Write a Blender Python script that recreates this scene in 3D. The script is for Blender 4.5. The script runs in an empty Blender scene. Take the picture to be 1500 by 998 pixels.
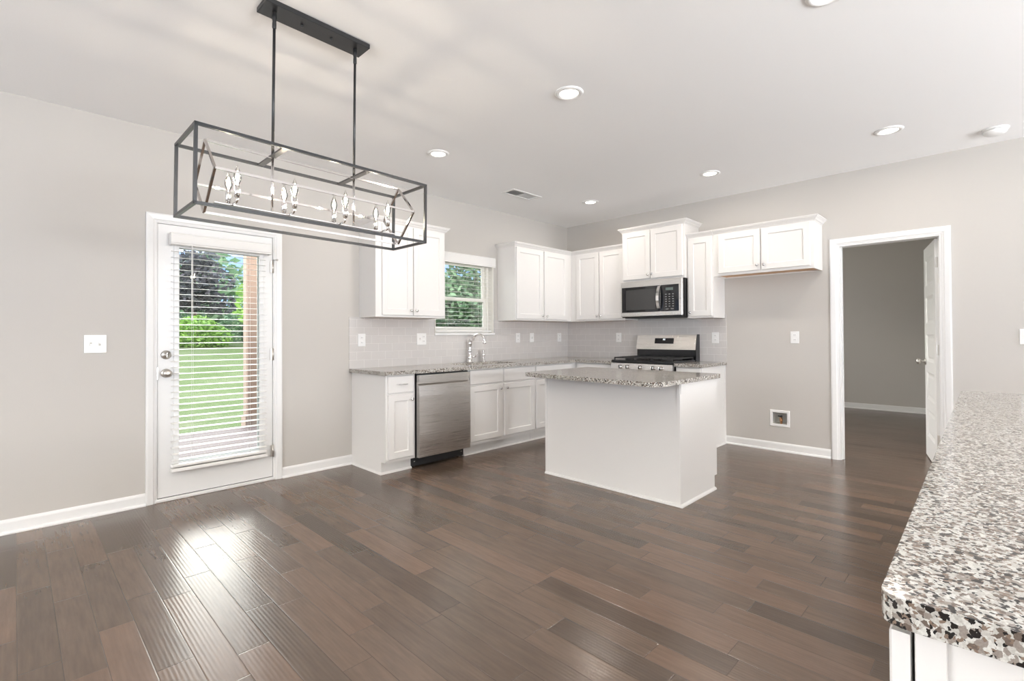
import bpy, bmesh, math, random
from mathutils import Vector, Matrix

S = bpy.context.scene
COL = S.collection
PI = math.pi
H = 2.743                      # ceiling height

# ---------------------------------------------------------------- camera
def make_camera():
    px, py, pz = -5.55624, -4.37731, 1.21266
    a, pt, ro = 0.790900, 0.0097976, -0.0054667
    f = Vector((math.sin(a), math.cos(a), 0)); r = Vector((math.cos(a), -math.sin(a), 0)); u = Vector((0, 0, 1))
    f2 = f * math.cos(pt) + u * math.sin(pt); u2 = -f * math.sin(pt) + u * math.cos(pt)
    r3 = r * math.cos(ro) + u2 * math.sin(ro); u3 = -r * math.sin(ro) + u2 * math.cos(ro)
    cd = bpy.data.cameras.new('camera'); co = bpy.data.objects.new('camera', cd); COL.objects.link(co)
    cd.sensor_width = 36.0; cd.sensor_fit = 'HORIZONTAL'
    cd.lens = 720.6016 / 1500 * 36.0
    cd.shift_y = -(499 - 483.885) / 1500
    cd.clip_start = 0.02; cd.clip_end = 500
    m = Matrix((( r3.x, u3.x, -f2.x, px), (r3.y, u3.y, -f2.y, py), (r3.z, u3.z, -f2.z, pz), (0, 0, 0, 1)))
    co.matrix_world = m
    S.camera = co
make_camera()

# ---------------------------------------------------------------- view, world, sun, added fill lamps
S.view_settings.view_transform = 'Standard'
S.view_settings.look = 'None'
S.view_settings.exposure = -0.08
S.view_settings.gamma = 1.0
S.view_settings.use_curve_mapping = False
S.cycles.max_bounces = 10
S.cycles.diffuse_bounces = 6
S.cycles.glossy_bounces = 5
S.cycles.transparent_max_bounces = 24
S.cycles.sample_clamp_indirect = 6.0
S.cycles.caustics_reflective = False
S.cycles.caustics_refractive = False
S.cycles.use_denoising = True

W = bpy.data.worlds.new('sky'); S.world = W; W.use_nodes = True
nt = W.node_tree; nt.nodes.clear()
o_ = nt.nodes.new('ShaderNodeOutputWorld'); b_ = nt.nodes.new('ShaderNodeBackground')
tc = nt.nodes.new('ShaderNodeTexCoord'); sx = nt.nodes.new('ShaderNodeSeparateXYZ'); rp = nt.nodes.new('ShaderNodeValToRGB')
nt.links.new(tc.outputs['Generated'], sx.inputs[0]); nt.links.new(sx.outputs['Z'], rp.inputs[0])
e = rp.color_ramp.elements
e[0].position = 0.0; e[0].color = (0.028, 0.042, 0.075, 1)
e[1].position = 0.60; e[1].color = (0.12, 0.15, 0.20, 1)
n = e.new(0.14); n.color = (0.030, 0.045, 0.08, 1)
n = e.new(0.22); n.color = (1.0, 0.955, 0.88, 1)
nt.links.new(rp.outputs[0], b_.inputs[0]); b_.inputs[1].default_value = 22.0
nt.links.new(b_.outputs[0], o_.inputs[0])

def add_light(name, kind, loc, energy, color=(1, 1, 1), size=1.0, size_y=None, direction=None, shape=None, spread=None, parent=None):
    ld = bpy.data.lights.new(name, kind); lo = bpy.data.objects.new(name, ld); COL.objects.link(lo)
    ld.energy = energy; ld.color = color
    if kind == 'AREA':
        ld.shape = shape or 'RECTANGLE'; ld.size = size
        if size_y: ld.size_y = size_y
        if spread: ld.spread = spread
    elif kind == 'SUN':
        ld.angle = size
    else:
        ld.shadow_soft_size = size
    if direction is not None:
        lo.rotation_euler = Vector(direction).to_track_quat('-Z', 'Y').to_euler()
    lo.location = loc
    if parent is not None:
        lo.parent = parent; lo.location = Vector(loc) - parent.location
    return lo

add_light('sun', 'SUN', (0, 0, 20), 3.2, (1, 0.95, 0.86), 0.01, direction=(0.75, 0.05, -0.66))
# added fill lamps in invented window openings behind the camera, tilted up at the ceiling
REAR = [(-4.8, -3.15), (-1.2, -.1)]          # openings x0..x1 in the rear wall
SIDE = [(-7.2, -5.2), (-3.6, -1.4)]          # openings y0..y1 in the side wall
YR, XS = -8.5, -9.0
for x0, x1 in REAR:
    add_light('window_daylight', 'AREA', ((x0 + x1) / 2, YR - 0.05, 1.45), (340 if x0 < -2 else 150) * (x1 - x0), (0.96, 0.98, 1.0), x1 - x0 - .1, 1.7, direction=(0, 1, 2.2))
for y0, y1 in SIDE:
    add_light('window_daylight', 'AREA', (XS - 0.05, (y0 + y1) / 2, 1.45), 90, (0.95, 0.98, 1.0), y1 - y0 - .1, 1.7, direction=(1, 0, 1.6))
add_light('window_daylight', 'AREA', (1.2, -.85, 1.45), 38, (1, 0.97, 0.92), 1.4, 1.5, direction=(0, -1, 0.1))  # fill lamp added in an invented opening to brighten the dim hall
CAN_W, BULB_STRENGTH = 7.5, 650.0

# ---------------------------------------------------------------- materials
def mat(name, color=(.8, .8, .8), rough=.5, metal=0.0, spec=.5):
    m = bpy.data.materials.new(name); m.use_nodes = True
    p = m.node_tree.nodes['Principled BSDF']
    p.inputs['Base Color'].default_value = (*color, 1); p.inputs['Roughness'].default_value = rough
    p.inputs['Metallic'].default_value = metal; p.inputs['Specular IOR Level'].default_value = spec
    return m
def N(m, t, **kw):
    n = m.node_tree.nodes.new(t)
    for k, v in kw.items(): setattr(n, k, v)
    return n
def L(m, a, b): m.node_tree.links.new(a, b)
def P(m): return m.node_tree.nodes['Principled BSDF']
def math_(m, op, a, b=None, c=None):
    n = N(m, 'ShaderNodeMath', operation=op)
    for i, v in enumerate((a, b, c)):
        if v is None: continue
        if isinstance(v, (int, float)): n.inputs[i].default_value = v
        else: L(m, v, n.inputs[i])
    return n.outputs[0]
def noise(m, vec, scale, detail=2, rough=.5, dims='3D'):
    n = N(m, 'ShaderNodeTexNoise', noise_dimensions=dims)
    n.inputs['Scale'].default_value = scale; n.inputs['Detail'].default_value = detail; n.inputs['Roughness'].default_value = rough
    if vec is not None: L(m, vec, n.inputs['Vector'])
    return n.outputs['Fac'] if 'Fac' in n.outputs else n.outputs[0]
def ramp(m, fac, stops, interp='LINEAR'):
    n = N(m, 'ShaderNodeValToRGB'); cr = n.color_ramp; cr.interpolation = interp
    cr.elements[0].position, cr.elements[0].color = stops[0][0], (*stops[0][1], 1)
    cr.elements[1].position, cr.elements[1].color = stops[-1][0], (*stops[-1][1], 1)
    for p, c in stops[1:-1]:
        x = cr.elements.new(p); x.color = (*c, 1)
    L(m, fac, n.inputs[0]); return n.outputs[0]
def mixc(m, fac, a, b, blend='MIX'):
    n = N(m, 'ShaderNodeMix', data_type='RGBA', blend_type=blend)
    if isinstance(fac, (int, float)): n.inputs[0].default_value = fac
    else: L(m, fac, n.inputs[0])
    for i, v in ((6, a), (7, b)):
        if isinstance(v, tuple): n.inputs[i].default_value = (*v, 1)
        else: L(m, v, n.inputs[i])
    return n.outputs[2]
def bump(m, height, dist, strength=1.0):
    n = N(m, 'ShaderNodeBump'); n.inputs['Distance'].default_value = dist; n.inputs['Strength'].default_value = strength
    L(m, height, n.inputs['Height']); L(m, n.outputs[0], P(m).inputs['Normal'])
def pos(m):
    return N(m, 'ShaderNodeNewGeometry').outputs['Position']
def objc(m):
    return N(m, 'ShaderNodeTexCoord').outputs['Object']

def paint(name, color, rough, grain=0.0004, scale=260):
    m = mat(name, color, rough); bump(m, noise(m, objc(m), scale, 2), grain, .5); return m

M = {}
M['wall'] = paint('greige_wall_paint', (0.530, 0.508, 0.478), .65, .0006, 180)
M['ceiling'] = paint('white_ceiling_paint', (0.93, 0.93, 0.93), .8, .0006, 140)
M['trim'] = paint('white_trim_enamel', (0.79, 0.79, 0.785), .35, .0001, 60)
M['cab'] = paint('white_cabinet_paint', (0.77, 0.757, 0.74), .38, .0001, 60)
M['plastic'] = mat('white_plastic', (0.85, 0.85, 0.84), .3)
M['slot'] = mat('dark_slot', (0.06, 0.06, 0.06), .6)
M['blind'] = mat('white_faux_wood', (0.83, 0.82, 0.80), .4)
M['vinyl'] = mat('white_vinyl', (0.85, 0.83, 0.78), .4)
M['chrome'] = mat('polished_chrome', (0.82, 0.81, 0.80), .08, 1)
M['polished'] = mat('polished_nickel', (.58, .55, .53), .12, 1)
M['nickel'] = mat('satin_nickel', (0.62, 0.59, 0.55), .3, 1)
M['black'] = mat('matte_black_metal', (0.028, 0.029, 0.031), .32, .2)
M['blackgloss'] = mat('black_enamel', (0.012, 0.012, 0.013), .18)
M['blackglass'] = mat('black_glass', (0.012, 0.012, 0.014), .05)
M['iron'] = mat('cast_iron', (0.02, 0.02, 0.021), .55)
M['copper'] = mat('copper_brass', (0.70, 0.38, 0.2), .35, 1)
M['plaster'] = mat('dim_recess', (0.55, 0.54, 0.5), .6)  # dimmer tone puts the shade of recess and switch slots into the colour
M['ventgrey'] = mat('grey_louvre_metal', (0.28, 0.28, 0.28), .5)  # darker grey stands for the shade seen between open louvres

def steel(name, axis_scale):
    m = mat(name, (0.66, 0.635, 0.61), .3, 1)
    mp = N(m, 'ShaderNodeMapping'); mp.inputs['Scale'].default_value = axis_scale
    L(m, objc(m), mp.inputs[0])
    f = noise(m, mp.outputs[0], 1, 3)
    L(m, math_(m, 'MULTIPLY_ADD', f, .12, .22), P(m).inputs['Roughness'])
    P(m).inputs['Anisotropic'].default_value = .7
    bump(m, f, .0002, .25)
    return m
M['steel'] = steel('brushed_steel', (3, 3, 900))
M['steelflat'] = mat('brushed_basin_steel', (0.6, 0.58, 0.56), .3, 1)

def wood_floor():
    m = mat('brown_scraped_planks', (.1, .07, .05), .25)
    xyz = N(m, 'ShaderNodeSeparateXYZ'); L(m, pos(m), xyz.inputs[0]); x, y = xyz.outputs[0], xyz.outputs[1]
    PW = 0.118
    xr = math_(m, 'DIVIDE', x, PW); row = math_(m, 'FLOOR', xr); fx = math_(m, 'FRACT', xr)
    w1 = N(m, 'ShaderNodeTexWhiteNoise', noise_dimensions='1D'); L(m, row, w1.inputs['W'])
    sp = N(m, 'ShaderNodeSeparateColor'); L(m, w1.outputs['Color'], sp.inputs[0])
    ln = math_(m, 'MULTIPLY_ADD', sp.outputs[0], .55, .45)
    t = math_(m, 'ADD', math_(m, 'DIVIDE', y, ln), math_(m, 'MULTIPLY', sp.outputs[1], 17.0))
    idx = math_(m, 'FLOOR', t); fy = math_(m, 'FRACT', t)
    cv = N(m, 'ShaderNodeCombineXYZ'); L(m, row, cv.inputs[0]); L(m, idx, cv.inputs[1])
    w2 = N(m, 'ShaderNodeTexWhiteNoise', noise_dimensions='2D'); L(m, cv.outputs[0], w2.inputs['Vector'])
    s2 = N(m, 'ShaderNodeSeparateColor'); L(m, w2.outputs['Color'], s2.inputs[0])
    base = ramp(m, s2.outputs[0], [(0, (.078, .056, .042)), (.25, (.108, .077, .057)), (.55, (.128, .089, .065)), (.8, (.146, .097, .069)), (1, (.158, .105, .076))])
    # grain follows the board, shifted per board
    off = N(m, 'ShaderNodeVectorMath', operation='MULTIPLY_ADD')
    L(m, w2.outputs['Color'], off.inputs[0]); off.inputs[1].default_value = (30, 30, 30); L(m, pos(m), off.inputs[2])
    mp = N(m, 'ShaderNodeMapping'); mp.inputs['Scale'].default_value = (55, 5, 1); L(m, off.outputs[0], mp.inputs[0])
    g = noise(m, mp.outputs[0], 1, 5, .6)
    mp2 = N(m, 'ShaderNodeMapping'); mp2.inputs['Scale'].default_value = (9, 3.5, 1); L(m, off.outputs[0], mp2.inputs[0])
    g2 = noise(m, mp2.outputs[0], 1, 3, .6)
    c = mixc(m, .55, base, ramp(m, g, [(.3, (.75, .74, .73)), (.7, (1.18, 1.16, 1.13))]), 'MULTIPLY')
    c = mixc(m, .6, c, ramp(m, g2, [(.15, (.80, .78, .77)), (.5, (.97, .97, .97)), (.85, (1.14, 1.12, 1.09))]), 'MULTIPLY')
    ex = math_(m, 'MULTIPLY', math_(m, 'MINIMUM', fx, math_(m, 'SUBTRACT', 1, fx)), PW)
    ey = math_(m, 'MULTIPLY', math_(m, 'MINIMUM', fy, math_(m, 'SUBTRACT', 1, fy)), ln)
    ed = math_(m, 'MINIMUM', ex, ey)
    gap = math_(m, 'LESS_THAN', ed, .0011)
    c = mixc(m, math_(m, 'MULTIPLY', gap, .6), c, (.03, .02, .016))
    L(m, c, P(m).inputs['Base Color'])
    # hand-scraped ripples along the boards
    wob = noise(m, mp2.outputs[0], .6, 2)
    ph = math_(m, 'MULTIPLY_ADD', wob, 4.0, math_(m, 'MULTIPLY', x, 2 * PI / .0150))
    rip = math_(m, 'MULTIPLY', math_(m, 'SINE', ph), math_(m, 'MULTIPLY_ADD', s2.outputs[1], .5, .5))
    edge = math_(m, 'MINIMUM', math_(m, 'MULTIPLY', ed, 1 / .004), 1.0)
    hgt = math_(m, 'ADD', math_(m, 'MULTIPLY', rip, .12), math_(m, 'ADD', math_(m, 'MULTIPLY', edge, .5), math_(m, 'MULTIPLY', g, .04)))
    bump(m, hgt, .0012, .8)
    L(m, math_(m, 'MULTIPLY_ADD', g2, .10, .19), P(m).inputs['Roughness'])
    P(m).inputs['Specular IOR Level'].default_value = .6
    return m
M['floor'] = wood_floor()

def granite():
    m = mat('speckled_granite', (.6, .57, .52), .12)
    p = pos(m)
    d = N(m, 'ShaderNodeVectorMath', operation='MULTIPLY_ADD')
    nn = N(m, 'ShaderNodeTexNoise'); nn.inputs['Scale'].default_value = 160; L(m, p, nn.inputs['Vector'])
    L(m, nn.outputs['Color'], d.inputs[0]); d.inputs[1].default_value = (.007, .007, .007); L(m, p, d.inputs[2])
    def vor(s):
        v = N(m, 'ShaderNodeTexVoronoi'); v.inputs['Scale'].default_value = s; L(m, d.outputs[0], v.inputs['Vector'])
        q = N(m, 'ShaderNodeSeparateColor'); L(m, v.outputs['Color'], q.inputs[0]); return q.outputs[0]
    a = ramp(m, vor(165), [(0, (.02, .018, .017)), (.14, (.15, .12, .10)), (.25, (.28, .25, .225)), (.40, (.50, .49, .46)), (.72, (.62, .62, .59))], 'CONSTANT')
    b = ramp(m, vor(270), [(0, (.02, .02, .02)), (.09, (.22, .165, .13)), (.18, (1, 1, 1))], 'CONSTANT')
    k = ramp(m, vor(270), [(0, (1, 1, 1)), (.18, (0, 0, 0))], 'CONSTANT')
    cl = noise(m, p, 14, 3); fn = noise(m, p, 420, 3)
    c = mixc(m, k, a, b)
    c = mixc(m, .5, c, ramp(m, cl, [(.3, (.85, .83, .8)), (.7, (1.08, 1.07, 1.06))]), 'MULTIPLY')
    c = mixc(m, .7, c, ramp(m, fn, [(.25, (.72, .70, .68)), (.75, (1.2, 1.2, 1.2))]), 'MULTIPLY')
    L(m, c, P(m).inputs['Base Color'])
    return m
M['granite'] = granite()

def tile():
    m = mat('grey_subway_tile', (.6, .58, .56), .1)
    xyz = N(m, 'ShaderNodeSeparateXYZ'); L(m, pos(m), xyz.inputs[0])
    cv = N(m, 'ShaderNodeCombineXYZ')
    L(m, math_(m, 'SUBTRACT', xyz.outputs[0], xyz.outputs[1]), cv.inputs[0]); L(m, math_(m, 'ADD', xyz.outputs[2], -.902), cv.inputs[1])
    br = N(m, 'ShaderNodeTexBrick'); L(m, cv.outputs[0], br.inputs['Vector'])
    br.inputs['Scale'].default_value = 1; br.inputs['Brick Width'].default_value = .1545; br.inputs['Row Height'].default_value = .0783
    br.inputs['Mortar Size'].default_value = .0014; br.inputs['Mortar Smooth'].default_value = .1; br.inputs['Bias'].default_value = 0
    br.inputs['Color1'].default_value = (.585, .565, .55, 1); br.inputs['Color2'].default_value = (.61, .59, .575, 1)
    br.inputs['Mortar'].default_value = (.73, .71, .69, 1)
    L(m, br.outputs['Color'], P(m).inputs['Base Color'])
    h = math_(m, 'ADD', math_(m, 'SUBTRACT', 1, br.outputs['Fac']), math_(m, 'MULTIPLY', noise(m, pos(m), 22, 1), .35))
    bump(m, h, .0012, .6)
    L(m, math_(m, 'MULTIPLY_ADD', br.outputs['Fac'], .5, .1), P(m).inputs['Roughness'])
    return m
M['tile'] = tile()

def clear_glass(name, tint=(1, 1, 1), refl=.9):
    m = bpy.data.materials.new(name); m.use_nodes = True; t = m.node_tree; t.nodes.clear()
    o = t.nodes.new('ShaderNodeOutputMaterial'); mx = t.nodes.new('ShaderNodeMixShader'); tr = t.nodes.new('ShaderNodeBsdfTransparent')
    gl = t.nodes.new('ShaderNodeBsdfGlossy'); fr = t.nodes.new('ShaderNodeFresnel'); mu = t.nodes.new('ShaderNodeMath'); mu.operation = 'MULTIPLY'
    tr.inputs[0].default_value = (*tint, 1); gl.inputs['Roughness'].default_value = .02; fr.inputs['IOR'].default_value = 1.45; mu.inputs[1].default_value = refl
    t.links.new(fr.outputs[0], mu.inputs[0]); t.links.new(mu.outputs[0], mx.inputs[0]); t.links.new(tr.outputs[0], mx.inputs[1]); t.links.new(gl.outputs[0], mx.inputs[2]); t.links.new(mx.outputs[0], o.inputs[0])
    return m
M['glass'] = clear_glass('window_glass', (.97, .99, .98))
M['bulbglass'] = clear_glass('bulb_glass', (1, .99, .97))
def emit(name, color, strength):
    m = bpy.data.materials.new(name); m.use_nodes = True
    p = m.node_tree.nodes['Principled BSDF']; p.inputs['Base Color'].default_value = (*color, 1)
    p.inputs['Emission Color'].default_value = (*color, 1); p.inputs['Emission Strength'].default_value = strength
    return m
M['lens'] = emit('lit_lens', (1, .93, .84), 6)
M['flame'] = emit('lit_filament', (1, .86, .68), BULB_STRENGTH)
M['digits'] = emit('clock_digits', (.9, .95, 1), 1.5)

def planks(name, c1, c2, w):
    m = mat(name, c1, .7)
    xyz = N(m, 'ShaderNodeSeparateXYZ'); L(m, pos(m), xyz.inputs[0])
    q = math_(m, 'DIVIDE', xyz.outputs[1], w); fr = math_(m, 'FRACT', q)
    wn = N(m, 'ShaderNodeTexWhiteNoise', noise_dimensions='1D'); L(m, math_(m, 'FLOOR', q), wn.inputs['W'])
    c = mixc(m, wn.outputs['Value'], c1, c2)
    c = mixc(m, math_(m, 'LESS_THAN', fr, .05), c, (.05, .04, .035))
    L(m, c, P(m).inputs['Base Color']); return m
M['deck'] = planks('pinkish_deck_boards', (.075, .048, .042), (.09, .058, .050), .14)
def grass():
    m = mat('mown_grass', (.2, .3, .1), .9)
    a = noise(m, pos(m), .55, 5, .65); b = noise(m, pos(m), 9, 3, .7)
    c = ramp(m, a, [(.3, (.085, .115, .05)), (.55, (.115, .14, .075)), (.75, (.15, .155, .10))])
    c = mixc(m, .6, c, ramp(m, b, [(.25, (.6, .65, .5)), (.75, (1.3, 1.25, 1.2))]), 'MULTIPLY')
    L(m, c, P(m).inputs['Base Color']); P(m).inputs['Specular IOR Level'].default_value = 0; return m
M['grass'] = grass()
def foliage(name, stops):
    m = mat(name, stops[0], .6)
    g = N(m, 'ShaderNodeNewGeometry')
    c = ramp(m, g.outputs['Random Per Island'], [(i / (len(stops) - 1), s) for i, s in enumerate(stops)])
    L(m, c, P(m).inputs['Base Color'])
    P(m).inputs['Subsurface Weight'].default_value = 0
    t = m.node_tree; tr = t.nodes.new('ShaderNodeBsdfTranslucent'); mx = t.nodes.new('ShaderNodeMixShader'); mx.inputs[0].default_value = .35
    L(m, c, tr.inputs[0]); out = t.nodes['Material Output']
    L(m, P(m).outputs[0], mx.inputs[1]); L(m, tr.outputs[0], mx.inputs[2]); L(m, mx.outputs[0], out.inputs[0])
    return m
M['leaf_bright'] = foliage('bright_leaves', [(.10, .20, .035), (.17, .31, .06), (.27, .43, .10)])
M['leaf_mid'] = foliage('mid_green_leaves', [(.045, .095, .05), (.09, .17, .085), (.20, .31, .17)])
M['leaf_dark'] = foliage('dark_needles', [(.022, .045, .032), (.04, .07, .05), (.06, .10, .07)])
M['leaf_plum'] = foliage('dusky_leaves', [(.03, .04, .045), (.06, .06, .07), (.10, .09, .11)])
M['bark'] = mat('bark', (.09, .065, .05), .9)
M['post_light'] = mat('tan_post_board', (.20, .145, .115), .7)
M['post_brown'] = mat('brown_post_board', (.20, .125, .09), .7)  # browner tone holds the shade on the post's house side
M['birch'] = mat('raw_plywood', (.70, .45, .27), .6)

# ---------------------------------------------------------------- mesh helpers
class MB:
    def __init__(s): s.bm = bmesh.new()
    def box(s, x0, x1, y0, y1, z0, z1, bev=0.0, seg=1):
        b = s.bm
        v = [b.verts.new(c) for c in ((x0, y0, z0), (x1, y0, z0), (x1, y1, z0), (x0, y1, z0), (x0, y0, z1), (x1, y0, z1), (x1, y1, z1), (x0, y1, z1))]
        fs = [b.faces.new([v[i] for i in q]) for q in ((3, 2, 1, 0), (4, 5, 6, 7), (0, 1, 5, 4), (1, 2, 6, 5), (2, 3, 7, 6), (3, 0, 4, 7))]
        if bev:
            es = list({e for f in fs for e in f.edges})
            bmesh.ops.bevel(b, geom=es, offset=bev, segments=seg, affect='EDGES', clamp_overlap=True)
        return s
    def tube(s, pts, r, n=10, cap=True, closed=False):
        b = s.bm; pts = [Vector(p) for p in pts]; rings = []
        up = None; K = len(pts)
        for i, p in enumerate(pts):
            if closed: t = (pts[(i + 1) % K] - pts[i - 1])
            else: t = pts[min(i + 1, K - 1)] - pts[max(i - 1, 0)]
            t.normalize()
            if up is None: up = t.orthogonal().normalized()
            up = (up - t * up.dot(t)).normalized(); sd = t.cross(up)
            rr = r[i] if isinstance(r, (list, tuple)) else r
            rings.append([b.verts.new(p + (up * math.cos(2 * PI * k / n) + sd * math.sin(2 * PI * k / n)) * rr) for k in range(n)])
        for i in range(K if closed else K - 1):
            A, B = rings[i], rings[(i + 1) % K]
            for k in range(n):
                f = b.faces.new((A[k], A[(k + 1) % n], B[(k + 1) % n], B[k])); f.smooth = True
        if cap and not closed:
            b.faces.new(rings[0][::-1]); b.faces.new(rings[-1])
        return s
    def lathe(s, prof, o, axis=(0, 0, 1), n=20):
        b = s.bm; o = Vector(o); ax = Vector(axis).normalized(); u = ax.orthogonal().normalized(); w = ax.cross(u); rings = []
        for r, h in prof:
            if r < 1e-6: rings.append([b.verts.new(o + ax * h)])
            else: rings.append([b.verts.new(o + ax * h + (u * math.cos(2 * PI * k / n) + w * math.sin(2 * PI * k / n)) * r) for k in range(n)])
        for A, B in zip(rings, rings[1:]):
            for k in range(n):
                q = [A[k % len(A)], A[(k + 1) % len(A)], B[(k + 1) % len(B)], B[k % len(B)]]
                q = list(dict.fromkeys(q))
                if len(q) > 2:
                    f = b.faces.new(q); f.smooth = True
        if len(rings[0]) > 1: b.faces.new(rings[0][::-1])
        if len(rings[-1]) > 1: b.faces.new(rings[-1])
        return s
    def bar(s, a, b_, w):
        """square bar of side w between two points, faces diagonal-free"""
        a, b_ = Vector(a), Vector(b_); t = (b_ - a).normalized()
        u = Vector((0, 0, 1)) if abs(t.z) < .9 else Vector((1, 0, 0))
        sd = t.cross(u).normalized(); u = sd.cross(t).normalized(); h = w / 2
        r = [[s.bm.verts.new(p + sd * i * h + u * j * h) for i, j in ((-1, -1), (1, -1), (1, 1), (-1, 1))] for p in (a, b_)]
        for k in range(4): s.bm.faces.new((r[0][k], r[0][(k + 1) % 4], r[1][(k + 1) % 4], r[1][k]))
        s.bm.faces.new(r[0][::-1]); s.bm.faces.new(r[1]); return s
    def loops(s, loops, cap_first=True, cap_last=True):
        R = [[s.bm.verts.new(p) for p in lp] for lp in loops]
        for A, B in zip(R, R[1:]):
            n = len(A)
            for k in range(n): s.bm.faces.new((A[k], A[(k + 1) % n], B[(k + 1) % n], B[k]))
        if cap_first: s.bm.faces.new(R[0][::-1])
        if cap_last: s.bm.faces.new(R[-1])
        return s
    def sweep(s, path, prof, start=None, end=None):
        """profile (outward offset, z) swept along a horizontal path; outward is to the right of travel; mitred"""
        n = len(path); rows = []
        P2 = [Vector(p) for p in path]
        for i in range(n):
            d0 = (P2[i] - P2[i - 1]).normalized() if i > 0 else None
            d1 = (P2[i + 1] - P2[i]).normalized() if i < n - 1 else None
            if i == 0 and start: mv = Vector(start)
            elif i == n - 1 and end: mv = Vector(end)
            else:
                ns = [Vector((d.y, -d.x)) for d in (d0, d1) if d is not None]
                if len(ns) == 1: mv = ns[0]
                else:
                    mv = (ns[0] + ns[1]); mv = mv / max(mv.dot(ns[0]), .2)
            rows.append([s.bm.verts.new((P2[i].x + mv.x * o, P2[i].y + mv.y * o, z)) for o, z in prof])
        k = len(prof)
        for A, B in zip(rows, rows[1:]):
            for j in range(k): s.bm.faces.new((A[j], B[j], B[(j + 1) % k], A[(j + 1) % k]))
        s.bm.faces.new(rows[0]); s.bm.faces.new(rows[-1][::-1]); return s
    def slab(s, outer, z0, z1, holes=(), bev=.006, seg=2):
        b = s.bm; es = []
        for lp in [outer] + list(holes):
            vs = [b.verts.new((p[0], p[1], z0)) for p in lp]
            es += [b.edges.new((vs[i], vs[(i + 1) % len(vs)])) for i in range(len(vs))]
        g = bmesh.ops.triangle_fill(b, use_beauty=True, use_dissolve=False, edges=es)
        fs = [f for f in g['geom'] if isinstance(f, bmesh.types.BMFace)]
        ex = bmesh.ops.extrude_face_region(b, geom=fs)
        nv = [v for v in ex['geom'] if isinstance(v, bmesh.types.BMVert)]
        bmesh.ops.translate(b, verts=nv, vec=(0, 0, z1 - z0))
        bmesh.ops.recalc_face_normals(b, faces=b.faces)
        if bev:
            sh = [e for e in b.edges if len(e.link_faces) == 2 and abs(e.calc_face_angle(0)) > 1.2 and abs(e.verts[0].co.z - e.verts[1].co.z) < 1e-6]
            bmesh.ops.bevel(b, geom=sh, offset=bev, segments=seg, affect='EDGES', clamp_overlap=True)
        return s

def obj(name, mb, m, parent=None, smooth_angle=None):
    bm = mb.bm
    bmesh.ops.remove_doubles(bm, verts=bm.verts, dist=1e-6)
    bmesh.ops.recalc_face_normals(bm, faces=bm.faces)
    me = bpy.data.meshes.new(name)
    if parent is not None:
        off = Vector(parent.location); q = parent.parent
        while q is not None: off += Vector(q.location); q = q.parent
        bmesh.ops.translate(bm, verts=bm.verts, vec=-off)
    bm.to_mesh(me); bm.free()
    me.materials.append(m)
    o = bpy.data.objects.new(name, me); COL.objects.link(o)
    if parent is not None: o.parent = parent
    return o
def thing(name, label, cat, loc=(0, 0, 0), group=None):
    o = bpy.data.objects.new(name, None); COL.objects.link(o); o.location = loc
    o.empty_display_size = .1
    o['label'] = label; o['category'] = cat
    if group: o['group'] = group
    return o
def tag(o, label, cat, group=None):
    o['label'] = label; o['category'] = cat
    if group: o['group'] = group
    return o
def struct(name, mb, m, parent=None):
    o = obj(name, mb, m, parent)
    if parent is None: o['kind'] = 'structure'
    return o
def sroot(name, loc):
    o = bpy.data.objects.new(name, None); COL.objects.link(o); o.location = loc; o['kind'] = 'structure'; return o

def wall_boxes(mb, axis, p0, p1, u0, u1, z0, z1, holes):
    us = sorted({u0, u1, *[h[0] for h in holes], *[h[1] for h in holes]}); zs = sorted({z0, z1, *[h[2] for h in holes], *[h[3] for h in holes]})
    b = mb.bm
    ok = {}
    for i in range(len(us) - 1):
        for j in range(len(zs) - 1):
            cu, cz = (us[i] + us[i + 1]) / 2, (zs[j] + zs[j + 1]) / 2
            ok[i, j] = not any(h[0] < cu < h[1] and h[2] < cz < h[3] for h in holes)
    V = {}
    def v(p, i, j):
        k = (p, i, j)
        if k not in V:
            V[k] = b.verts.new((us[i], p, zs[j]) if axis == 'y' else (p, us[i], zs[j]))
        return V[k]
    for (i, j), t in ok.items():
        if not t: continue
        for p in (p0, p1): b.faces.new((v(p, i, j), v(p, i + 1, j), v(p, i + 1, j + 1), v(p, i, j + 1)))
        for di, dj, a, c in ((-1, 0, (i, j), (i, j + 1)), (1, 0, (i + 1, j), (i + 1, j + 1)), (0, -1, (i, j), (i + 1, j)), (0, 1, (i, j + 1), (i + 1, j + 1))):
            if not ok.get((i + di, j + dj), False):
                b.faces.new((v(p0, *a), v(p0, *c), v(p1, *c), v(p1, *a)))
    return mb

def ring(mb, mp, u0, u1, v0, v1, w, d0, d1, ch=0.0):
    """rectangular picture-frame ring; mp maps (u, depth, v) to the world; d0 is the front"""
    def rc(i, d): return [mp(u0 + i, d, v0 + i), mp(u1 - i, d, v0 + i), mp(u1 - i, d, v1 - i), mp(u0 + i, d, v1 - i)]
    lp = [rc(0, d1), rc(0, d0 + ch), rc(ch, d0), rc(w - ch, d0), rc(w, d0 + ch), rc(w, d1), rc(0, d1)]
    return mb.loops(lp, False, False)

def mapA(yf): return lambda u, d, v: (u, yf + d, v)      # faces -y, against the window wall
def mapB(xf): return lambda u, d, v: (xf + d, u, v)      # faces -x, against the range wall
def mapX(xf): return lambda u, d, v: (xf - d, u, v)      # faces +x
def mapY(yf): return lambda u, d, v: (u, yf - d, v)      # faces +y

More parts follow.
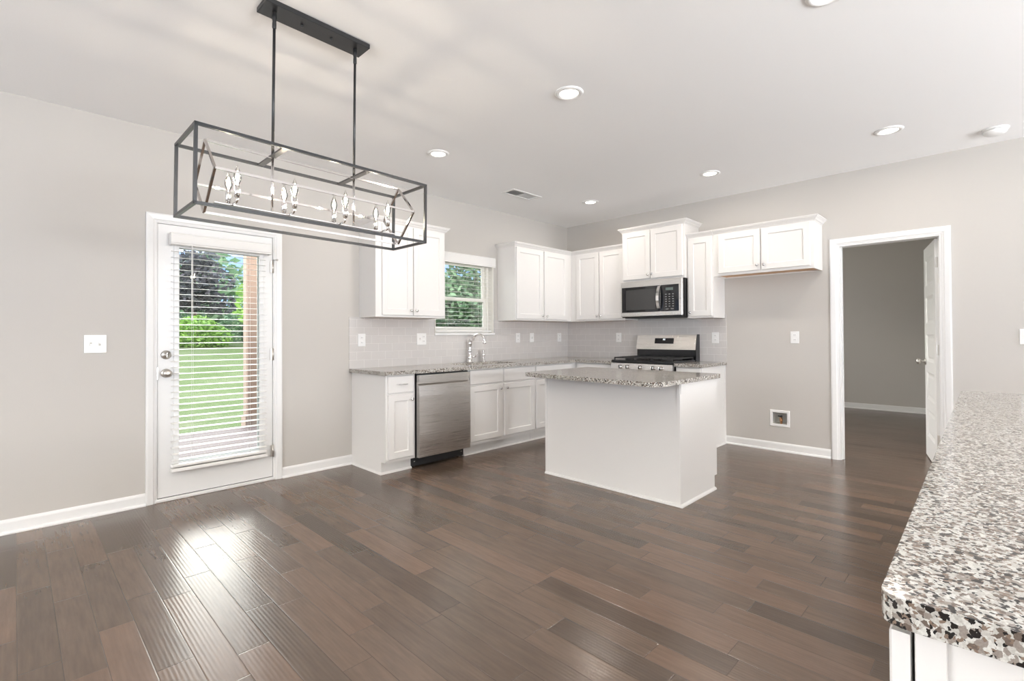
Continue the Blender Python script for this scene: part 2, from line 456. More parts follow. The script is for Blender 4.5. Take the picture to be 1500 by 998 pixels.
def shaker(mp, u0, u1, v0, v1, t=.020, rail=.057):
    mb = MB()
    def rc(i, d): return [mp(u0 + i, d, v0 + i), mp(u1 - i, d, v0 + i), mp(u1 - i, d, v1 - i), mp(u0 + i, d, v1 - i)]
    return mb.loops([rc(0, t), rc(0, .0025), rc(.0025, 0), rc(rail, 0), rc(rail + .005, .004), rc(rail + .005, .010)])
def slabfront(mp, u0, u1, v0, v1, t=.020):
    mb = MB()
    def rc(i, d): return [mp(u0 + i, d, v0 + i), mp(u1 - i, d, v0 + i), mp(u1 - i, d, v1 - i), mp(u0 + i, d, v1 - i)]
    return mb.loops([rc(0, t), rc(0, .004), rc(.004, 0)])
def knob(mp, u, v, parent):
    o = Vector(mp(u, 0, v)); ax = Vector(mp(u, -1, v)) - o
    obj('knob', MB().lathe([(.0075, -.001), (.0075, .002), (.005, .006), (.005, .012), (.012, .016), (.0145, .020), (.0135, .025), (.008, .028), (0, .029)], o, ax, 14), M['chrome'], parent)
def pull(mp, u, v, parent, half=.048):
    mb = MB(); f = lambda a, d: Vector(mp(u + a, -d, v))
    pts = [f(-half, -.001), f(-half, .018), f(-half * .8, .026), f(-half * .4, .030), f(0, .031), f(half * .4, .030), f(half * .8, .026), f(half, .018), f(half, -.001)]
    mb.tube(pts, .0048, 8); obj('handle', mb, M['chrome'], parent)
CROWN = [(0, 0), (.004, 0), (.006, .008), (.014, .012), (.022, .024), (.034, .034), (.036, .042), (.042, .044), (.042, .052), (0, .052)]

# ---------------------------------------------------------------- shell
WT = .14
struct('floor', MB().box(-9.2, 4.2, -8.7, .13, -.12, 0), M['floor'])
struct('ceiling', MB().box(-9.2, 4.2, -8.7, .14, H, H + .12), M['ceiling'])
DX0, DX1, DZ = -4.835, -4.002, 2.062           # exterior door opening
WX0, WX1, WZ0, WZ1 = -2.33, -1.46, 1.235, 2.10  # kitchen window opening
wl = struct('wall_left', wall_boxes(MB(), 'y', 0, WT, -9.2, .13, 0, H, [(DX0, DX1, 0, DZ), (WX0, WX1, WZ0, WZ1)]), M['wall'])
RY0, RY1, RZ = -4.042, -3.282, 2.060            # doorway in the range wall
IB = (-2.838, -2.688, .272, .402)               # hole for the water supply box
wr = struct('wall_right', wall_boxes(MB(), 'x', 0, .115, -8.7, 0, 0, H, [(RY0, RY1, 0, RZ), IB]), M['wall'])
struct('wall_rear', wall_boxes(MB(), 'y', YR - WT, YR, -9.2, 4.2, 0, H, [(a, b, .55, 2.35) for a, b in REAR]), M['wall'])
struct('wall_side', wall_boxes(MB(), 'x', XS - WT, XS, -8.7, 0, 0, H, [(a, b, .55, 2.35) for a, b in SIDE]), M['wall'])
struct('wall_hall_far', wall_boxes(MB(), 'x', 4.0, 4.14, -8.5, 0, 0, H, []), M['wall'])
struct('wall_hall_left', wall_boxes(MB(), 'y', -.9, -.78, .115, 4.0, 0, H, [(.45, 1.95, .65, 2.25)]), M['wall'])
struct('wall_hall_right', wall_boxes(MB(), 'y', -6.4, -6.28, .115, 4.0, 0, H, []), M['wall'])
# unseen windows added behind the camera to hold the fill lamps
n_ = 2
for kind, lst in (('y', REAR), ('x', SIDE)):
    for a, b in lst:
        w = sroot('window_%d' % n_, ((a + b) / 2, YR - .07, 1.45) if kind == 'y' else (XS - .07, (a + b) / 2, 1.45)); n_ += 1
        mp = (lambda u, d, v: (u, YR - .04 - d, v)) if kind == 'y' else (lambda u, d, v: (XS - .04 - d, u, v))
        mb = ring(MB(), mp, a, b, .55, 2.35, .05, 0, .07, .003)
        obj('window_frame', mb, M['vinyl'], w)

BASE = [(0, 0), (.030, 0), (.030, .008), (.024, .016), (.014, .019), (.013, .070), (.010, .080), (.004, .088), (0, .088)]
def baseboard(name, path):
    return struct(name, MB().sweep(path, BASE), M['trim'])
baseboard('baseboard_left', [(-9.0, 0), (-4.892, 0)])
baseboard('baseboard_left.001', [(-3.944, 0), (-3.304, 0)])
baseboard('baseboard_right', [(0, -2.216), (0, -3.215)])
baseboard('baseboard_right.001', [(0, -4.107), (0, -8.5)])
baseboard('baseboard_rear', [(0, YR), (XS, YR)])
baseboard('baseboard_side', [(XS, YR), (XS, 0)])
baseboard('baseboard_hall_far', [(4.0, -.9), (4.0, -6.28)])
baseboard('baseboard_hall_left', [(.115, -.9), (4.0, -.9)])
baseboard('baseboard_hall_right', [(4.0, -6.28), (.115, -6.28)])

# casings
CAS = [(0, 0), (.006, 0), (.009, .012), (.014, .018), (.018, .05), (.016, .061), (0, .061)]   # (depth off the wall, width outward)
def casing(name, mpf, u0, u1, zt, m):
    """U-shaped mitred casing; mpf(u, depth, z)"""
    mb = MB(); rows = []
    for (u, z, su, sz) in ((u0, 0, -1, 0), (u0, zt, -1, 1), (u1, zt, 1, 1), (u1, 0, 1, 0)):
        rows.append([mb.bm.verts.new(mpf(u + su * w, -d, z + sz * w)) for d, w in CAS])
    k = len(CAS)
    for A, B in zip(rows, rows[1:]):
        for j in range(k): mb.bm.faces.new((A[j], B[j], B[(j + 1) % k], A[(j + 1) % k]))
    mb.bm.faces.new(rows[0]); mb.bm.faces.new(rows[-1][::-1])
    return struct(name, mb, m)
casing('trim_1', mapA(0), DX0 + .004, DX1 - .004, DZ - .004, M['trim'])
casing('trim_2', mapB(0), RY0 + .003, RY1 - .003, RZ - .003, M['trim'])
casing('trim_3', lambda u, d, v: (.115 - d, u, v), RY0 + .003, RY1 - .003, RZ - .003, M['trim'])
mb = MB().box(-.001, .116, RY1 - .018, RY1 + .002, 0, RZ, .001).box(-.001, .116, RY0 - .002, RY0 + .018, 0, RZ, .001).box(-.001, .116, RY0 + .018, RY1 - .018, RZ - .018, RZ + .002, .001)
mb.box(.045, .08, RY1 - .030, RY1 - .018, 0, RZ - .018, .001).box(.045, .08, RY0 + .018, RY0 + .030, 0, RZ - .018, .001)
struct('trim_4', mb, M['trim'])
# backsplash (children of their walls)
mb = MB().box(-3.33, WX0 - .012, -.008, .001, .902, 1.393).box(WX0 - .012, WX1 + .012, -.008, .001, .902, 1.213).box(WX1 + .012, -.0, -.008, .001, .902, 1.393)
obj('backsplash', mb, M['tile'], wl)
obj('backsplash', MB().box(-.008, .001, -2.232, -.008, .86, 1.43), M['tile'], wr)

# ---------------------------------------------------------------- exterior door (door_1)
d1 = sroot('door_1', ((DX0 + DX1) / 2, .02, 0))
SX0, SX1, SZ0, SZ1, Y0, Y1 = DX0 + .016, DX1 - .016, .030, DZ - .014, .006, .050
GX0, GX1, GZ0, GZ1 = -4.700, -4.110, .262, 1.895
mb = MB().box(SX0, GX0, Y0, Y1, SZ0, SZ1).box(GX1, SX1, Y0, Y1, SZ0, SZ1).box(GX0, GX1, Y0, Y1, SZ0, GZ0).box(GX0, GX1, Y0, Y1, GZ1, SZ1)
obj('slab', mb, M['trim'], d1)
mb = ring(MB(), mapA(-.004), GX0 - .022, GX1 + .022, GZ0 - .022, GZ1 + .022, .036, 0, .012, .004)
ring(mb, mapY(.060), GX0 - .022, GX1 + .022, GZ0 - .022, GZ1 + .022, .036, 0, .012, .004)
obj('lite_frame', mb, M['trim'], d1)
obj('glass', MB().box(GX0, GX1, .024, .030, GZ0, GZ1), M['glass'], d1)
mb = MB().box(DX0 - .001, SX0 - .003, -.001, WT + .01, 0, DZ).box(SX1 + .003, DX1 + .001, -.001, WT + .01, 0, DZ).box(SX0 - .003, SX1 + .003, -.001, WT + .01, SZ1 + .003, DZ + .001)
mb.box(SX0 - .003, SX0 + .012, Y1 + .002, Y1 + .02, 0, SZ1 + .003).box(SX1 - .012, SX1 + .003, Y1 + .002, Y1 + .02, 0, SZ1 + .003).box(SX0, SX1, Y1 + .002, Y1 + .02, SZ1 - .012, SZ1 + .003)
obj('jamb', mb, M['trim'], d1)
obj('threshold', MB().box(DX0, DX1, -.012, WT + .03, 0, .024, .004), M['trim'], d1)
obj('door_sweep', MB().box(SX0, SX1, Y0 + .004, Y1 - .004, .024, .031), M['slot'], d1)
k = obj('door_knob', MB().lathe([(.033, 0), (.033, .005), (.026, .010), (.012, .014), (.011, .034), (.022, .040), (.029, .052), (.028, .064), (.018, .072), (0, .074)], (-4.768, Y0, .944), (0, -1, 0), 24), M['nickel'], d1)
obj('deadbolt', MB().lathe([(.033, 0), (.033, .008), (.027, .014), (.012, .016), (.012, .020), (0, .020)], (-4.768, Y0, 1.080), (0, -1, 0), 24).box(-4.772, -4.764, Y0 - .036, Y0 - .016, 1.062, 1.098, .002), M['nickel'], d1)
obj('strike_plate', MB().box(SX0 - .004, SX0 + .002, -.002, .03, .90, .99), M['nickel'], d1)
for z in (1.80, 1.06, .245):
    obj('hinge', MB().tube([(SX1 + .002, -.004, z - .05), (SX1 + .002, -.004, z + .05)], .007, 10).box(SX1 - .018, SX1 + .012, -.003, .004, z - .048, z + .048), M['nickel'], d1)
obj('door_stop', MB().tube([(SX1 + .002, -.004, 1.855), (SX1 + .002, -.012, 1.862), (SX1 + .03, -.018, 1.862)], .004, 8).lathe([(.008, 0), (.008, .01), (0, .01)], (SX1 + .03, -.018, 1.862), (0, -1, 0), 10), M['nickel'], d1)

# ---------------------------------------------------------------- kitchen window (window_1)
w1 = sroot('window_1', ((WX0 + WX1) / 2, .09, WZ0))
mpw = mapA(.075)
obj('window_frame', ring(MB(), mpw, WX0, WX1, WZ0, WZ1, .036, 0, .06, .003), M['vinyl'], w1)
s_ = obj('sash', ring(MB(), mapA(.086), WX0 + .036, WX1 - .036, WZ0 + .036, 1.655, .040, 0, .022, .003), M['vinyl'], w1)
obj('glass', MB().box(WX0 + .07, WX1 - .07, .094, .098, WZ0 + .07, 1.62), M['glass'], s_)
s_ = obj('sash', ring(MB(), mapA(.110), WX0 + .036, WX1 - .036, 1.615, WZ1 - .036, .040, 0, .022, .003), M['vinyl'], w1)
obj('glass', MB().box(WX0 + .07, WX1 - .07, .118, .122, 1.65, WZ1 - .07), M['glass'], s_)
obj('reveal', MB().box(WX0 - .001, WX0 + .006, -.008, .076, WZ0, WZ1).box(WX1 - .006, WX1 + .001, -.008, .076, WZ0, WZ1).box(WX0, WX1, -.001, .076, WZ1 - .006, WZ1 + .001), M['vinyl'], w1)
obj('sill', MB().box(WX0 - .012, WX1 + .012, -.026, .078, 1.213, WZ0 + .004, .003), M['trim'], w1)

# ---------------------------------------------------------------- blinds
def blind(name, label, x0, x1, yc, ztop, zbot, vz0, vz1, vx0, vx1, pitch=.0455, wand=None, stack=0, tilt=4.0):
    t = thing(name, label, 'blind', ((x0 + x1) / 2, yc, ztop))
    mb = MB()
    n = int((ztop - zbot) / pitch)
    hw = .024
    zs = [zbot + .012 + pitch * (i + .6) for i in range(n)] + [zbot + .010 + .004 * i for i in range(stack)]
    for z in zs:
        prof = [(a, b + a * math.tan(math.radians(tilt))) for a, b in ((-hw, -.0004), (-hw * .5, .0004), (0, .0007), (hw * .5, .0004), (hw, -.0004))]
        A = [mb.bm.verts.new((x0, yc + a, z + b + .0006)) for a, b in prof] + [mb.bm.verts.new((x0, yc + a, z + b - .0006)) for a, b in prof[::-1]]
        B = [mb.bm.verts.new((x1, v.co.y, v.co.z)) for v in A]
        k = len(A)
        for j in range(k): mb.bm.faces.new((A[j], A[(j + 1) % k], B[(j + 1) % k], B[j]))
        mb.bm.faces.new(A[::-1]); mb.bm.faces.new(B)
    obj('slats', mb, M['blind'], t)
    obj('bottom_rail', MB().box(x0 - .002, x1 + .002, yc - .026, yc + .026, zbot - .012, zbot + .008, .004), M['blind'], t)
    obj('head_rail', MB().box(x0, x1, yc - .026, yc + .026, ztop, vz1 - .005), M['blind'], t)
    v = [(yc - .030, vz0), (yc - .036, vz0 + .004), (yc - .034, vz0 + .012), (yc - .038, vz0 + .018), (yc - .038, vz1 - .018), (yc - .034, vz1 - .012), (yc - .036, vz1 - .004), (yc - .030, vz1)]
    mb = MB(); ym = yc - .028
    A = [mb.bm.verts.new((vx0, a, b)) for a, b in v] + [mb.bm.verts.new((vx0, ym, vz1)), mb.bm.verts.new((vx0, ym, vz0))]
    B = [mb.bm.verts.new((vx1, q.co.y, q.co.z)) for q in A]
    k = len(A)
    for j in range(k): mb.bm.faces.new((A[j], A[(j + 1) % k], B[(j + 1) % k], B[j]))
    mb.bm.faces.new(A[::-1]); mb.bm.faces.new(B)
    for xx in (vx0, vx1 - .008): mb.box(xx, xx + .008, yc - .029, yc + .028, vz0, vz1)
    obj('valance', mb, M['blind'], t)
    for fx in (.2, .8):
        mb = MB()
        xx = x0 + (x1 - x0) * fx
        for yy in (yc - hw - .001, yc + hw + .001): mb.tube([(xx, yy, zbot), (xx, yy, ztop + .01)], .0008, 5)
        obj('ladder_cord', mb, M['blind'], t)
    if wand:
        obj('tilt_wand', MB().tube([(wand, yc - .038, vz0 + .01), (wand, yc - .036, vz0 - .52)], .0035, 8).tube([(wand, yc - .036, vz0 - .52), (wand, yc - .036, vz0 - .56)], .005, 8), M['blind'], t)
    return t
db = blind('window_blind', 'white slatted blind with open slats hanging on the glass door', -4.742, -4.082, -.036, 1.905, .262, 1.893, 1.983, -4.752, -4.052, wand=-4.62)
obj('hold_down_bracket', MB().box(-4.745, -4.078, -.060, .004, .214, .240, .003), M['blind'], db)
blind('window_blind', 'white slatted blind in the small window above the sink', WX0 + .02, WX1 - .022, .030, 2.04, 1.262, 2.035, 2.152, WX0 - .04, WX1 + .045)

# ---------------------------------------------------------------- interior panel door (door_2)
d2 = sroot('door_2', (.118, RY0 + .022, 0))
hx, hy = d2.location.x, d2.location.y
LW, LT = .726, .035
mb = MB(); zr = [.012, .225, .305, .310]
lo, hi = .012, 2.035; rails = [.20, .10, .10, .10, .10, .115]; ph = (hi - lo - sum(rails)) / 5
mb.box(hx, hx + .112, hy, hy + LT, lo, hi).box(hx + LW - .112, hx + LW, hy, hy + LT, lo, hi)
z = lo
for i in range(6):
    mb.box(hx + .112, hx + LW - .112, hy, hy + LT, z, z + rails[i]); z += rails[i]
    if i < 5:
        mb.box(hx + .112, hx + LW - .112, hy + .011, hy + LT - .011, z, z + ph)
        for mpf in (lambda u, d, v: (u, hy + LT - d, v), lambda u, d, v: (u, hy + d, v)):
            def rc(q, d): return [mpf(hx + .112 + q, d, z + q), mpf(hx + LW - .112 - q, d, z + q), mpf(hx + LW - .112 - q, d, z + ph - q), mpf(hx + .112 + q, d, z + ph - q)]
            mb.loops([rc(0, .0), rc(.012, .007), rc(.022, .009), rc(.026, .011)], False, False)
            mb.loops([rc(.034, .011), rc(.052, .006)], False, True)
        z += ph
obj('leaf', mb, M['trim'], d2)
for sgn, yy in ((1, hy + LT), (-1, hy)):
    obj('door_knob', MB().lathe([(.032, 0), (.032, .005), (.024, .010), (.011, .014), (.010, .034), (.021, .040), (.028, .052), (.027, .064), (.017, .072), (0, .074)], (hx + LW - .065, yy, .93), (0, sgn, 0), 22), M['nickel'], d2)
for z in (1.83, 1.06, .27):
    obj('hinge', MB().box(hx - .0015, hx + .001, hy + .002, hy + LT - .003, z - .045, z + .045).tube([(hx - .004, hy - .004, z - .045), (hx - .004, hy - .004, z + .045)], .006, 10), M['nickel'], d2)
d2.rotation_euler = (0, 0, math.radians(10.5))

# ---------------------------------------------------------------- cabinets
CT0, CT1 = .868, .902          # counter slab
YF = -.605                     # face-frame plane of the base run (doors 20 mm proud)
def base_box(mb, mpf, u0, u1, depth, kick=.07, kh=.105):
    """carcass above the kick, mapped with depth measured from the face frame"""
    def bx(a, b, d0, d1, z0, z1):
        p, q = mpf(a, d0, z0), mpf(b, d1, z1)
        mb.box(min(p[0], q[0]), max(p[0], q[0]), min(p[1], q[1]), max(p[1], q[1]), z0, z1)
    bx(u0, u1, 0, depth, kh, CT0)
    bx(u0, u1, kick, depth, 0, kh)
    return mb
def shoe(mb, path):
    return mb.sweep(path, [(0, 0), (.016, 0), (.015, .008), (.010, .015), (0, .019)])

# drawer base at the left end
c = thing('base_cabinet', 'narrow white base cabinet with one drawer at the left counter end', 'cabinet', (-3.15, -.3, 0))
obj('carcass', base_box(MB(), mapA(YF), -3.302, -3.002, .602), M['cab'], c)
obj('shoe_moulding', shoe(MB(), [(-3.304, -.032), (-3.304, YF + .068), (-3.0, YF + .068)]), M['cab'], c)
d = obj('drawer', slabfront(mapA(YF - .02), -3.284, -3.024, .708, .856), M['cab'], c)
pull(mapA(YF - .02), -3.150, .785, d)
d = obj('door', shaker(mapA(YF - .02), -3.284, -3.024, .135, .695), M['cab'], c)
knob(mapA(YF - .02), -3.050, .645, d)

# sink base
c = thing('base_cabinet', 'white two-door sink base cabinet right of the dishwasher', 'cabinet', (-1.88, -.3, 0))
obj('carcass', base_box(MB(), mapA(YF), -2.378, -1.388, .602), M['cab'], c)
obj('shoe_moulding', shoe(MB(), [(-2.378, YF + .068), (-1.388, YF + .068)]), M['cab'], c)
for a, b, kx in ((-2.360, -1.918, -1.946), (-1.878, -1.402, -1.852)):
    obj('false_drawer', slabfront(mapA(YF - .02), a, b, .716, .856), M['cab'], c)
    d = obj('door', shaker(mapA(YF - .02), a, b, .142, .699), M['cab'], c)
    knob(mapA(YF - .02), kx, .652, d)
# corner base (window wall leg and range wall leg are two units)
c = thing('base_cabinet', 'white corner base cabinet half hidden by the island', 'cabinet', (-.99, -.3, 0))
obj('carcass', base_box(MB(), mapA(YF), -1.386, -.03, .600), M['cab'], c)
obj('shoe_moulding', shoe(MB(), [(-1.386, YF + .068), (-.62, YF + .068)]), M['cab'], c)
d = obj('drawer', slabfront(mapA(YF - .02), -1.372, -.700, .716, .856), M['cab'], c)
pull(mapA(YF - .02), -1.036, .786, d)
d = obj('door', shaker(mapA(YF - .02), -1.372, -1.044, .142, .699), M['cab'], c); knob(mapA(YF - .02), -1.072, .652, d)
d = obj('door', shaker(mapA(YF - .02), -1.036, -.700, .142, .699), M['cab'], c); knob(mapA(YF - .02), -1.008, .652, d)
XF = -.605
c = thing('base_cabinet', 'white base cabinet left of the range under the corner counter', 'cabinet', (-.3, -.88, 0))
obj('carcass', base_box(MB(), mapB(XF), -1.152, -.610, .602), M['cab'], c)
d = obj('drawer', slabfront(mapB(XF - .02), -1.140, -.650, .716, .856), M['cab'], c); pull(mapB(XF - .02), -.895, .786, d)
d = obj('door', shaker(mapB(XF - .02), -1.140, -.650, .142, .699), M['cab'], c); knob(mapB(XF - .02), -1.11, .652, d)
c = thing('base_cabinet', 'narrow white base cabinet right of the range beside the bare wall', 'cabinet', (-.3, -2.07, 0))
obj('carcass', base_box(MB(), mapB(XF), -2.212, -1.932, .602), M['cab'], c)
d = obj('drawer', slabfront(mapB(XF - .02), -2.200, -1.944, .716, .856), M['cab'], c); pull(mapB(XF - .02), -2.072, .786, d)
d = obj('door', shaker(mapB(XF - .02), -2.200, -1.944, .142, .699), M['cab'], c); knob(mapB(XF - .02), -1.97, .652, d)
obj('shoe_moulding', shoe(MB(), [(XF + .068, -1.936), (XF + .068, -2.214), (-.032, -2.214)]), M['cab'], c)
obj('corner_batten', MB().box(-.026, -.001, -2.218, -2.212, .02, CT0), M['cab'], c)

# wall cabinets
def wall_cab(name, label, mp_of, u0, u1, z0, z1, depth, doors, crown_path, crown_start=None, crown_end=None, knobs=True, lip=.012, off=0.0):
    """mp_of(front plane coordinate) -> map; carcass depth measured from the wall (0); doors: (u0, u1, v0, v1, knob_u, knob_v)"""
    p = mp_of(-depth)
    t = thing(name, label, 'cabinet', p((u0 + u1) / 2, depth / 2, z0))
    mb = MB()
    def bx(a, b, d0, d1, c0, c1):
        q, r = p(a, d0, c0), p(b, d1, c1)
        mb.box(min(q[0], r[0]), max(q[0], r[0]), min(q[1], r[1]), max(q[1], r[1]), c0, c1)
    bx(u0, u1, 0, .019, z0, z1)
    e = depth - .001
    bx(u0, u0 + .016, .019, e, z0, z1); bx(u1 - .016, u1, .019, e, z0, z1); bx(u0 + .016, u1 - .016, .019, e, z1 - .016, z1); bx(u0 + .016, u1 - .016, e - .006, e, z0, z1 - .016)
    obj('carcass', mb, M['cab'], t)
    mb = MB(); bx(u0 + .016, u1 - .016, .019, e - .006, z0 + lip, z0 + lip + .014)
    obj('bottom_panel', mb, M['birch'], t)
    for a, b, v0, v1, ku, kv in doors:
        dd = obj('door', shaker(mp_of(-depth - .020), a, b, v0, v1), M['cab'], t)
        if ku is not None: knob(mp_of(-depth - .020), ku, kv, dd)
    obj('crown', MB().sweep(crown_path, [(a, b + z1 - .022) for a, b in CROWN], crown_start, crown_end), M['cab'], t)
    return t
UZ0, UZ1, UD = 1.388, 2.290, .305
# path order: outward offset lies to the right of travel
wall_cab('wall_cabinet', 'white two-door wall cabinet left of the window behind the chandelier', mapA, -3.222, -2.425, UZ0, UZ1, UD,
         [(-3.160, -2.826, 1.408, 2.262, -2.852, 1.456), (-2.816, -2.445, 1.408, 2.262, -2.792, 1.456)],
         [(-3.222, 0), (-3.222, -UD), (-2.425, -UD), (-2.425, 0)])
wall_cab('wall_cabinet', 'white two-door wall cabinet right of the window, left side of the corner', mapA, -1.382, -.001, UZ0, UZ1, UD,
         [(-1.372, -.898, 1.408, 2.262, -.926, 1.449), (-.868, -.415, 1.408, 2.262, -.840, 1.449)],
         [(-1.382, 0), (-1.382, -UD), (-UD, -UD)], None, (-1, -1))
wall_cab('wall_cabinet', 'white two-door wall cabinet between the corner and the microwave', mapB, -1.135, -.306, UZ0, UZ1, UD,
         [(-.758, -.405, 1.408, 2.262, -.737, 1.449), (-1.118, -.772, 1.408, 2.262, -.796, 1.449)],
         [(-UD, -UD), (-UD, -1.135)], (-1, -1), None)
wall_cab('wall_cabinet', 'tall raised white cabinet directly above the microwave', mapB, -1.925, -1.137, 1.838, 2.455, .365,
         [(-1.512, -1.155, 1.862, 2.425, -1.492, 1.906), (-1.905, -1.524, 1.862, 2.425, -1.546, 1.906)],
         [(0, -1.137), (-.365, -1.137), (-.365, -1.925), (0, -1.925)])
wall_cab('wall_cabinet', 'narrow white single-door wall cabinet right of the microwave', mapB, -2.216, -1.927, UZ0, UZ1, UD,
         [(-2.203, -1.946, 1.408, 2.262, -2.083, 1.446)] if False else [(-2.203, -1.946, 1.408, 2.262, -1.972, 1.446)],
         [(-UD, -1.927), (-UD, -2.216)])
wall_cab('wall_cabinet', 'wide short white cabinet above the empty fridge space', mapB, -3.160, -2.218, 1.826, UZ1, UD,
         [(-2.690, -2.277, 1.852, 2.262, -2.666, 1.900), (-3.132, -2.702, 1.852, 2.262, -2.728, 1.900)],
         [(-UD, -2.218), (-UD, -3.160), (0, -3.160)])

# worktops
def rpoly(pts, rad):
    out = []; n = len(pts)
    for i in range(n):
        p, a, b = Vector(pts[i]), Vector(pts[i - 1]), Vector(pts[(i + 1) % n]); r = rad[i] if isinstance(rad, (list, tuple)) else rad
        if r <= 0: out.append((p.x, p.y)); continue
        d0, d1 = (a - p).normalized(), (b - p).normalized(); K = max(3, int(r / .006)); K = min(K, 10)
        ang = d0.angle(d1); tl = r / math.tan(ang / 2); c = p + (d0 + d1).normalized() * (r / math.sin(ang / 2))
        s, e_ = p + d0 * tl - c, p + d1 * tl - c
        a0 = math.atan2(s.y, s.x); da = math.atan2(s.x * e_.y - s.y * e_.x, s.dot(e_))
        for k in range(K + 1): out.append((c.x + r * math.cos(a0 + da * k / K), c.y + r * math.sin(a0 + da * k / K)))
    return out
SK = (-2.27, -1.53, -.52, -.125)
hole = rpoly([(SK[0], SK[2]), (SK[1], SK[2]), (SK[1], SK[3]), (SK[0], SK[3])], .05)
mb = MB().slab(rpoly([(-3.332, -.009), (-3.332, -.648), (-.648, -.648), (-.648, -1.155), (-.009, -1.155), (-.009, -.009)], [.0, .012, .01, .0, .0, .0]), CT0, CT1, [hole], .005)
tag(obj('worktop', mb, M['granite']), 'long speckled granite worktop under the window turning the corner', 'worktop')
mb = MB().slab(rpoly([(-.648, -1.931), (-.648, -2.236), (-.009, -2.236), (-.009, -1.931)], [0, .012, 0, 0]), CT0, CT1, [], .005)
tag(obj('worktop', mb, M['granite']), 'short speckled granite worktop right of the range', 'worktop')

# sink, faucet, sprayer
s = thing('kitchen_sink', 'steel undermount sink set in the granite below the window', 'sink', (-1.9, -.32, .67))
mb = MB()
def rr(i, z): return [(x, y, z) for x, y in rpoly([(SK[0] + i, SK[2] + i), (SK[1] - i, SK[2] + i), (SK[1] - i, SK[3] - i), (SK[0] + i, SK[3] - i)], .05)]
mb.loops([rr(-.02, CT0 - .001), rr(-.004, CT0 - .001), rr(.004, CT0 - .03), rr(.012, .69), rr(.04, .675)], False, True)
obj('basin', mb, M['steelflat'], s)
obj('drain', MB().lathe([(.045, 0), (.045, .004), (.03, .005), (.028, .001), (0, .001)], (-1.9, -.32, .675), (0, 0, 1), 20), M['chrome'], s)
fa = thing('faucet', 'chrome gooseneck kitchen faucet behind the sink', 'faucet', (-1.895, -.075, CT1))
fx, fy = -1.895, -.075
obj('body', MB().lathe([(.036, 0), (.036, .006), (.029, .014), (.024, .03), (.029, .045), (.031, .06), (.026, .075), (.019, .085), (.018, .12), (.024, .135), (.018, .15), (.016, .18), (.023, .20), (.027, .222), (.022, .244), (.012, .258), (0, .268)], (fx, fy, CT1), (0, 0, 1), 20), M['chrome'], fa)
pts = [Vector((fx, fy, CT1 + .222))]
for k in range(13):
    a = PI * 1.0 * k / 12
    pts.append(Vector((fx + .02 * k / 12, fy - .055 - .085 * (1 - math.cos(a)), CT1 + .258 + .062 * math.sin(a) * (1 if k < 7 else 1))))
pts.append(pts[-1] + Vector((0, -.002, -.030)))
obj('spout', MB().tube(pts, [.014] + [.0135] * (len(pts) - 1), 12).lathe([(.014, 0), (.020, .004), (.021, .020), (.015, .032), (0, .032)], pts[-1] + Vector((0, 0, -.016)), (0, 0, 1), 14), M['chrome'], fa)
obj('lever_handle', MB().tube([(fx, fy, CT1 + .068), (fx + .05, fy - .015, CT1 + .070), (fx + .07, fy - .02, CT1 + .072)], [.012, .010, .014], 12).tube([(fx + .07, fy - .02, CT1 + .072), (fx + .085, fy - .026, CT1 + .10), (fx + .10, fy - .03, CT1 + .135)], [.006, .005, .007], 10), M['chrome'], fa)
tag(obj('side_sprayer', MB().lathe([(.028, 0), (.028, .005), (.019, .012), (.021, .03), (.015, .04), (.014, .06), (.021, .075), (.020, .095), (.012, .105), (.013, .115), (.019, .125), (.017, .138), (0, .142)], (-1.695, -.085, CT1), (0, 0, 1), 16), M['chrome']), 'small chrome side sprayer right of the faucet', 'sprayer')

# ---------------------------------------------------------------- dishwasher
dw = thing('dishwasher', 'stainless steel dishwasher under the granite worktop', 'dishwasher', (-2.69, -.33, 0))
DA, DB = -2.990, -2.386
obj('tub', MB().box(DA, DB, -.618, -.02, .10, .862), M['black'], dw)
mb = MB(); xa, xb = -3.004 + .012, -2.392
def dwp(z, y): return [(xa, y, z), (xb, y, z)]
prof = [(-.620, .108), (-.658, .108), (-.664, .30), (-.667, .48), (-.664, .66), (-.658, .758), (-.648, .766), (-.634, .772), (-.634, .790), (-.620, .790)]
A = [mb.bm.verts.new((xa, y, z)) for y, z in prof]; B = [mb.bm.verts.new((xb, y, z)) for y, z in prof]
for j in range(len(prof)):
    f = mb.bm.faces.new((A[j], A[(j + 1) % len(prof)], B[(j + 1) % len(prof)], B[j]))
mb.bm.faces.new(A[::-1]); mb.bm.faces.new(B)
obj('door', mb, M['steel'], dw)
obj('handle_bar', MB().box(xa, xb, -.664, -.620, .790, .852, .004, 2), M['steel'], dw)
obj('grip_pocket', MB().box(xa + .03, xb - .03, -.633, -.619, .762, .792), M['blackgloss'], dw)  # black strip for the shadow line in the recess under the handle bar
obj('kick_plate', MB().box(-3.0, DB, -.545, -.52, .012, .102), M['black'], dw)
for xx in (-2.965, -2.415):
    obj('screw', MB().lathe([(.007, 0), (.006, .003), (0, .003)], (xx, -.545, .055), (0, -1, 0), 10), M['chrome'], dw)
for xx in (-2.96, -2.42):
    obj('levelling_foot', MB().lathe([(.018, 0), (.018, .008), (.008, .010), (.008, .10)], (xx, -.50, 0), (0, 0, 1), 12), M['black'], dw)

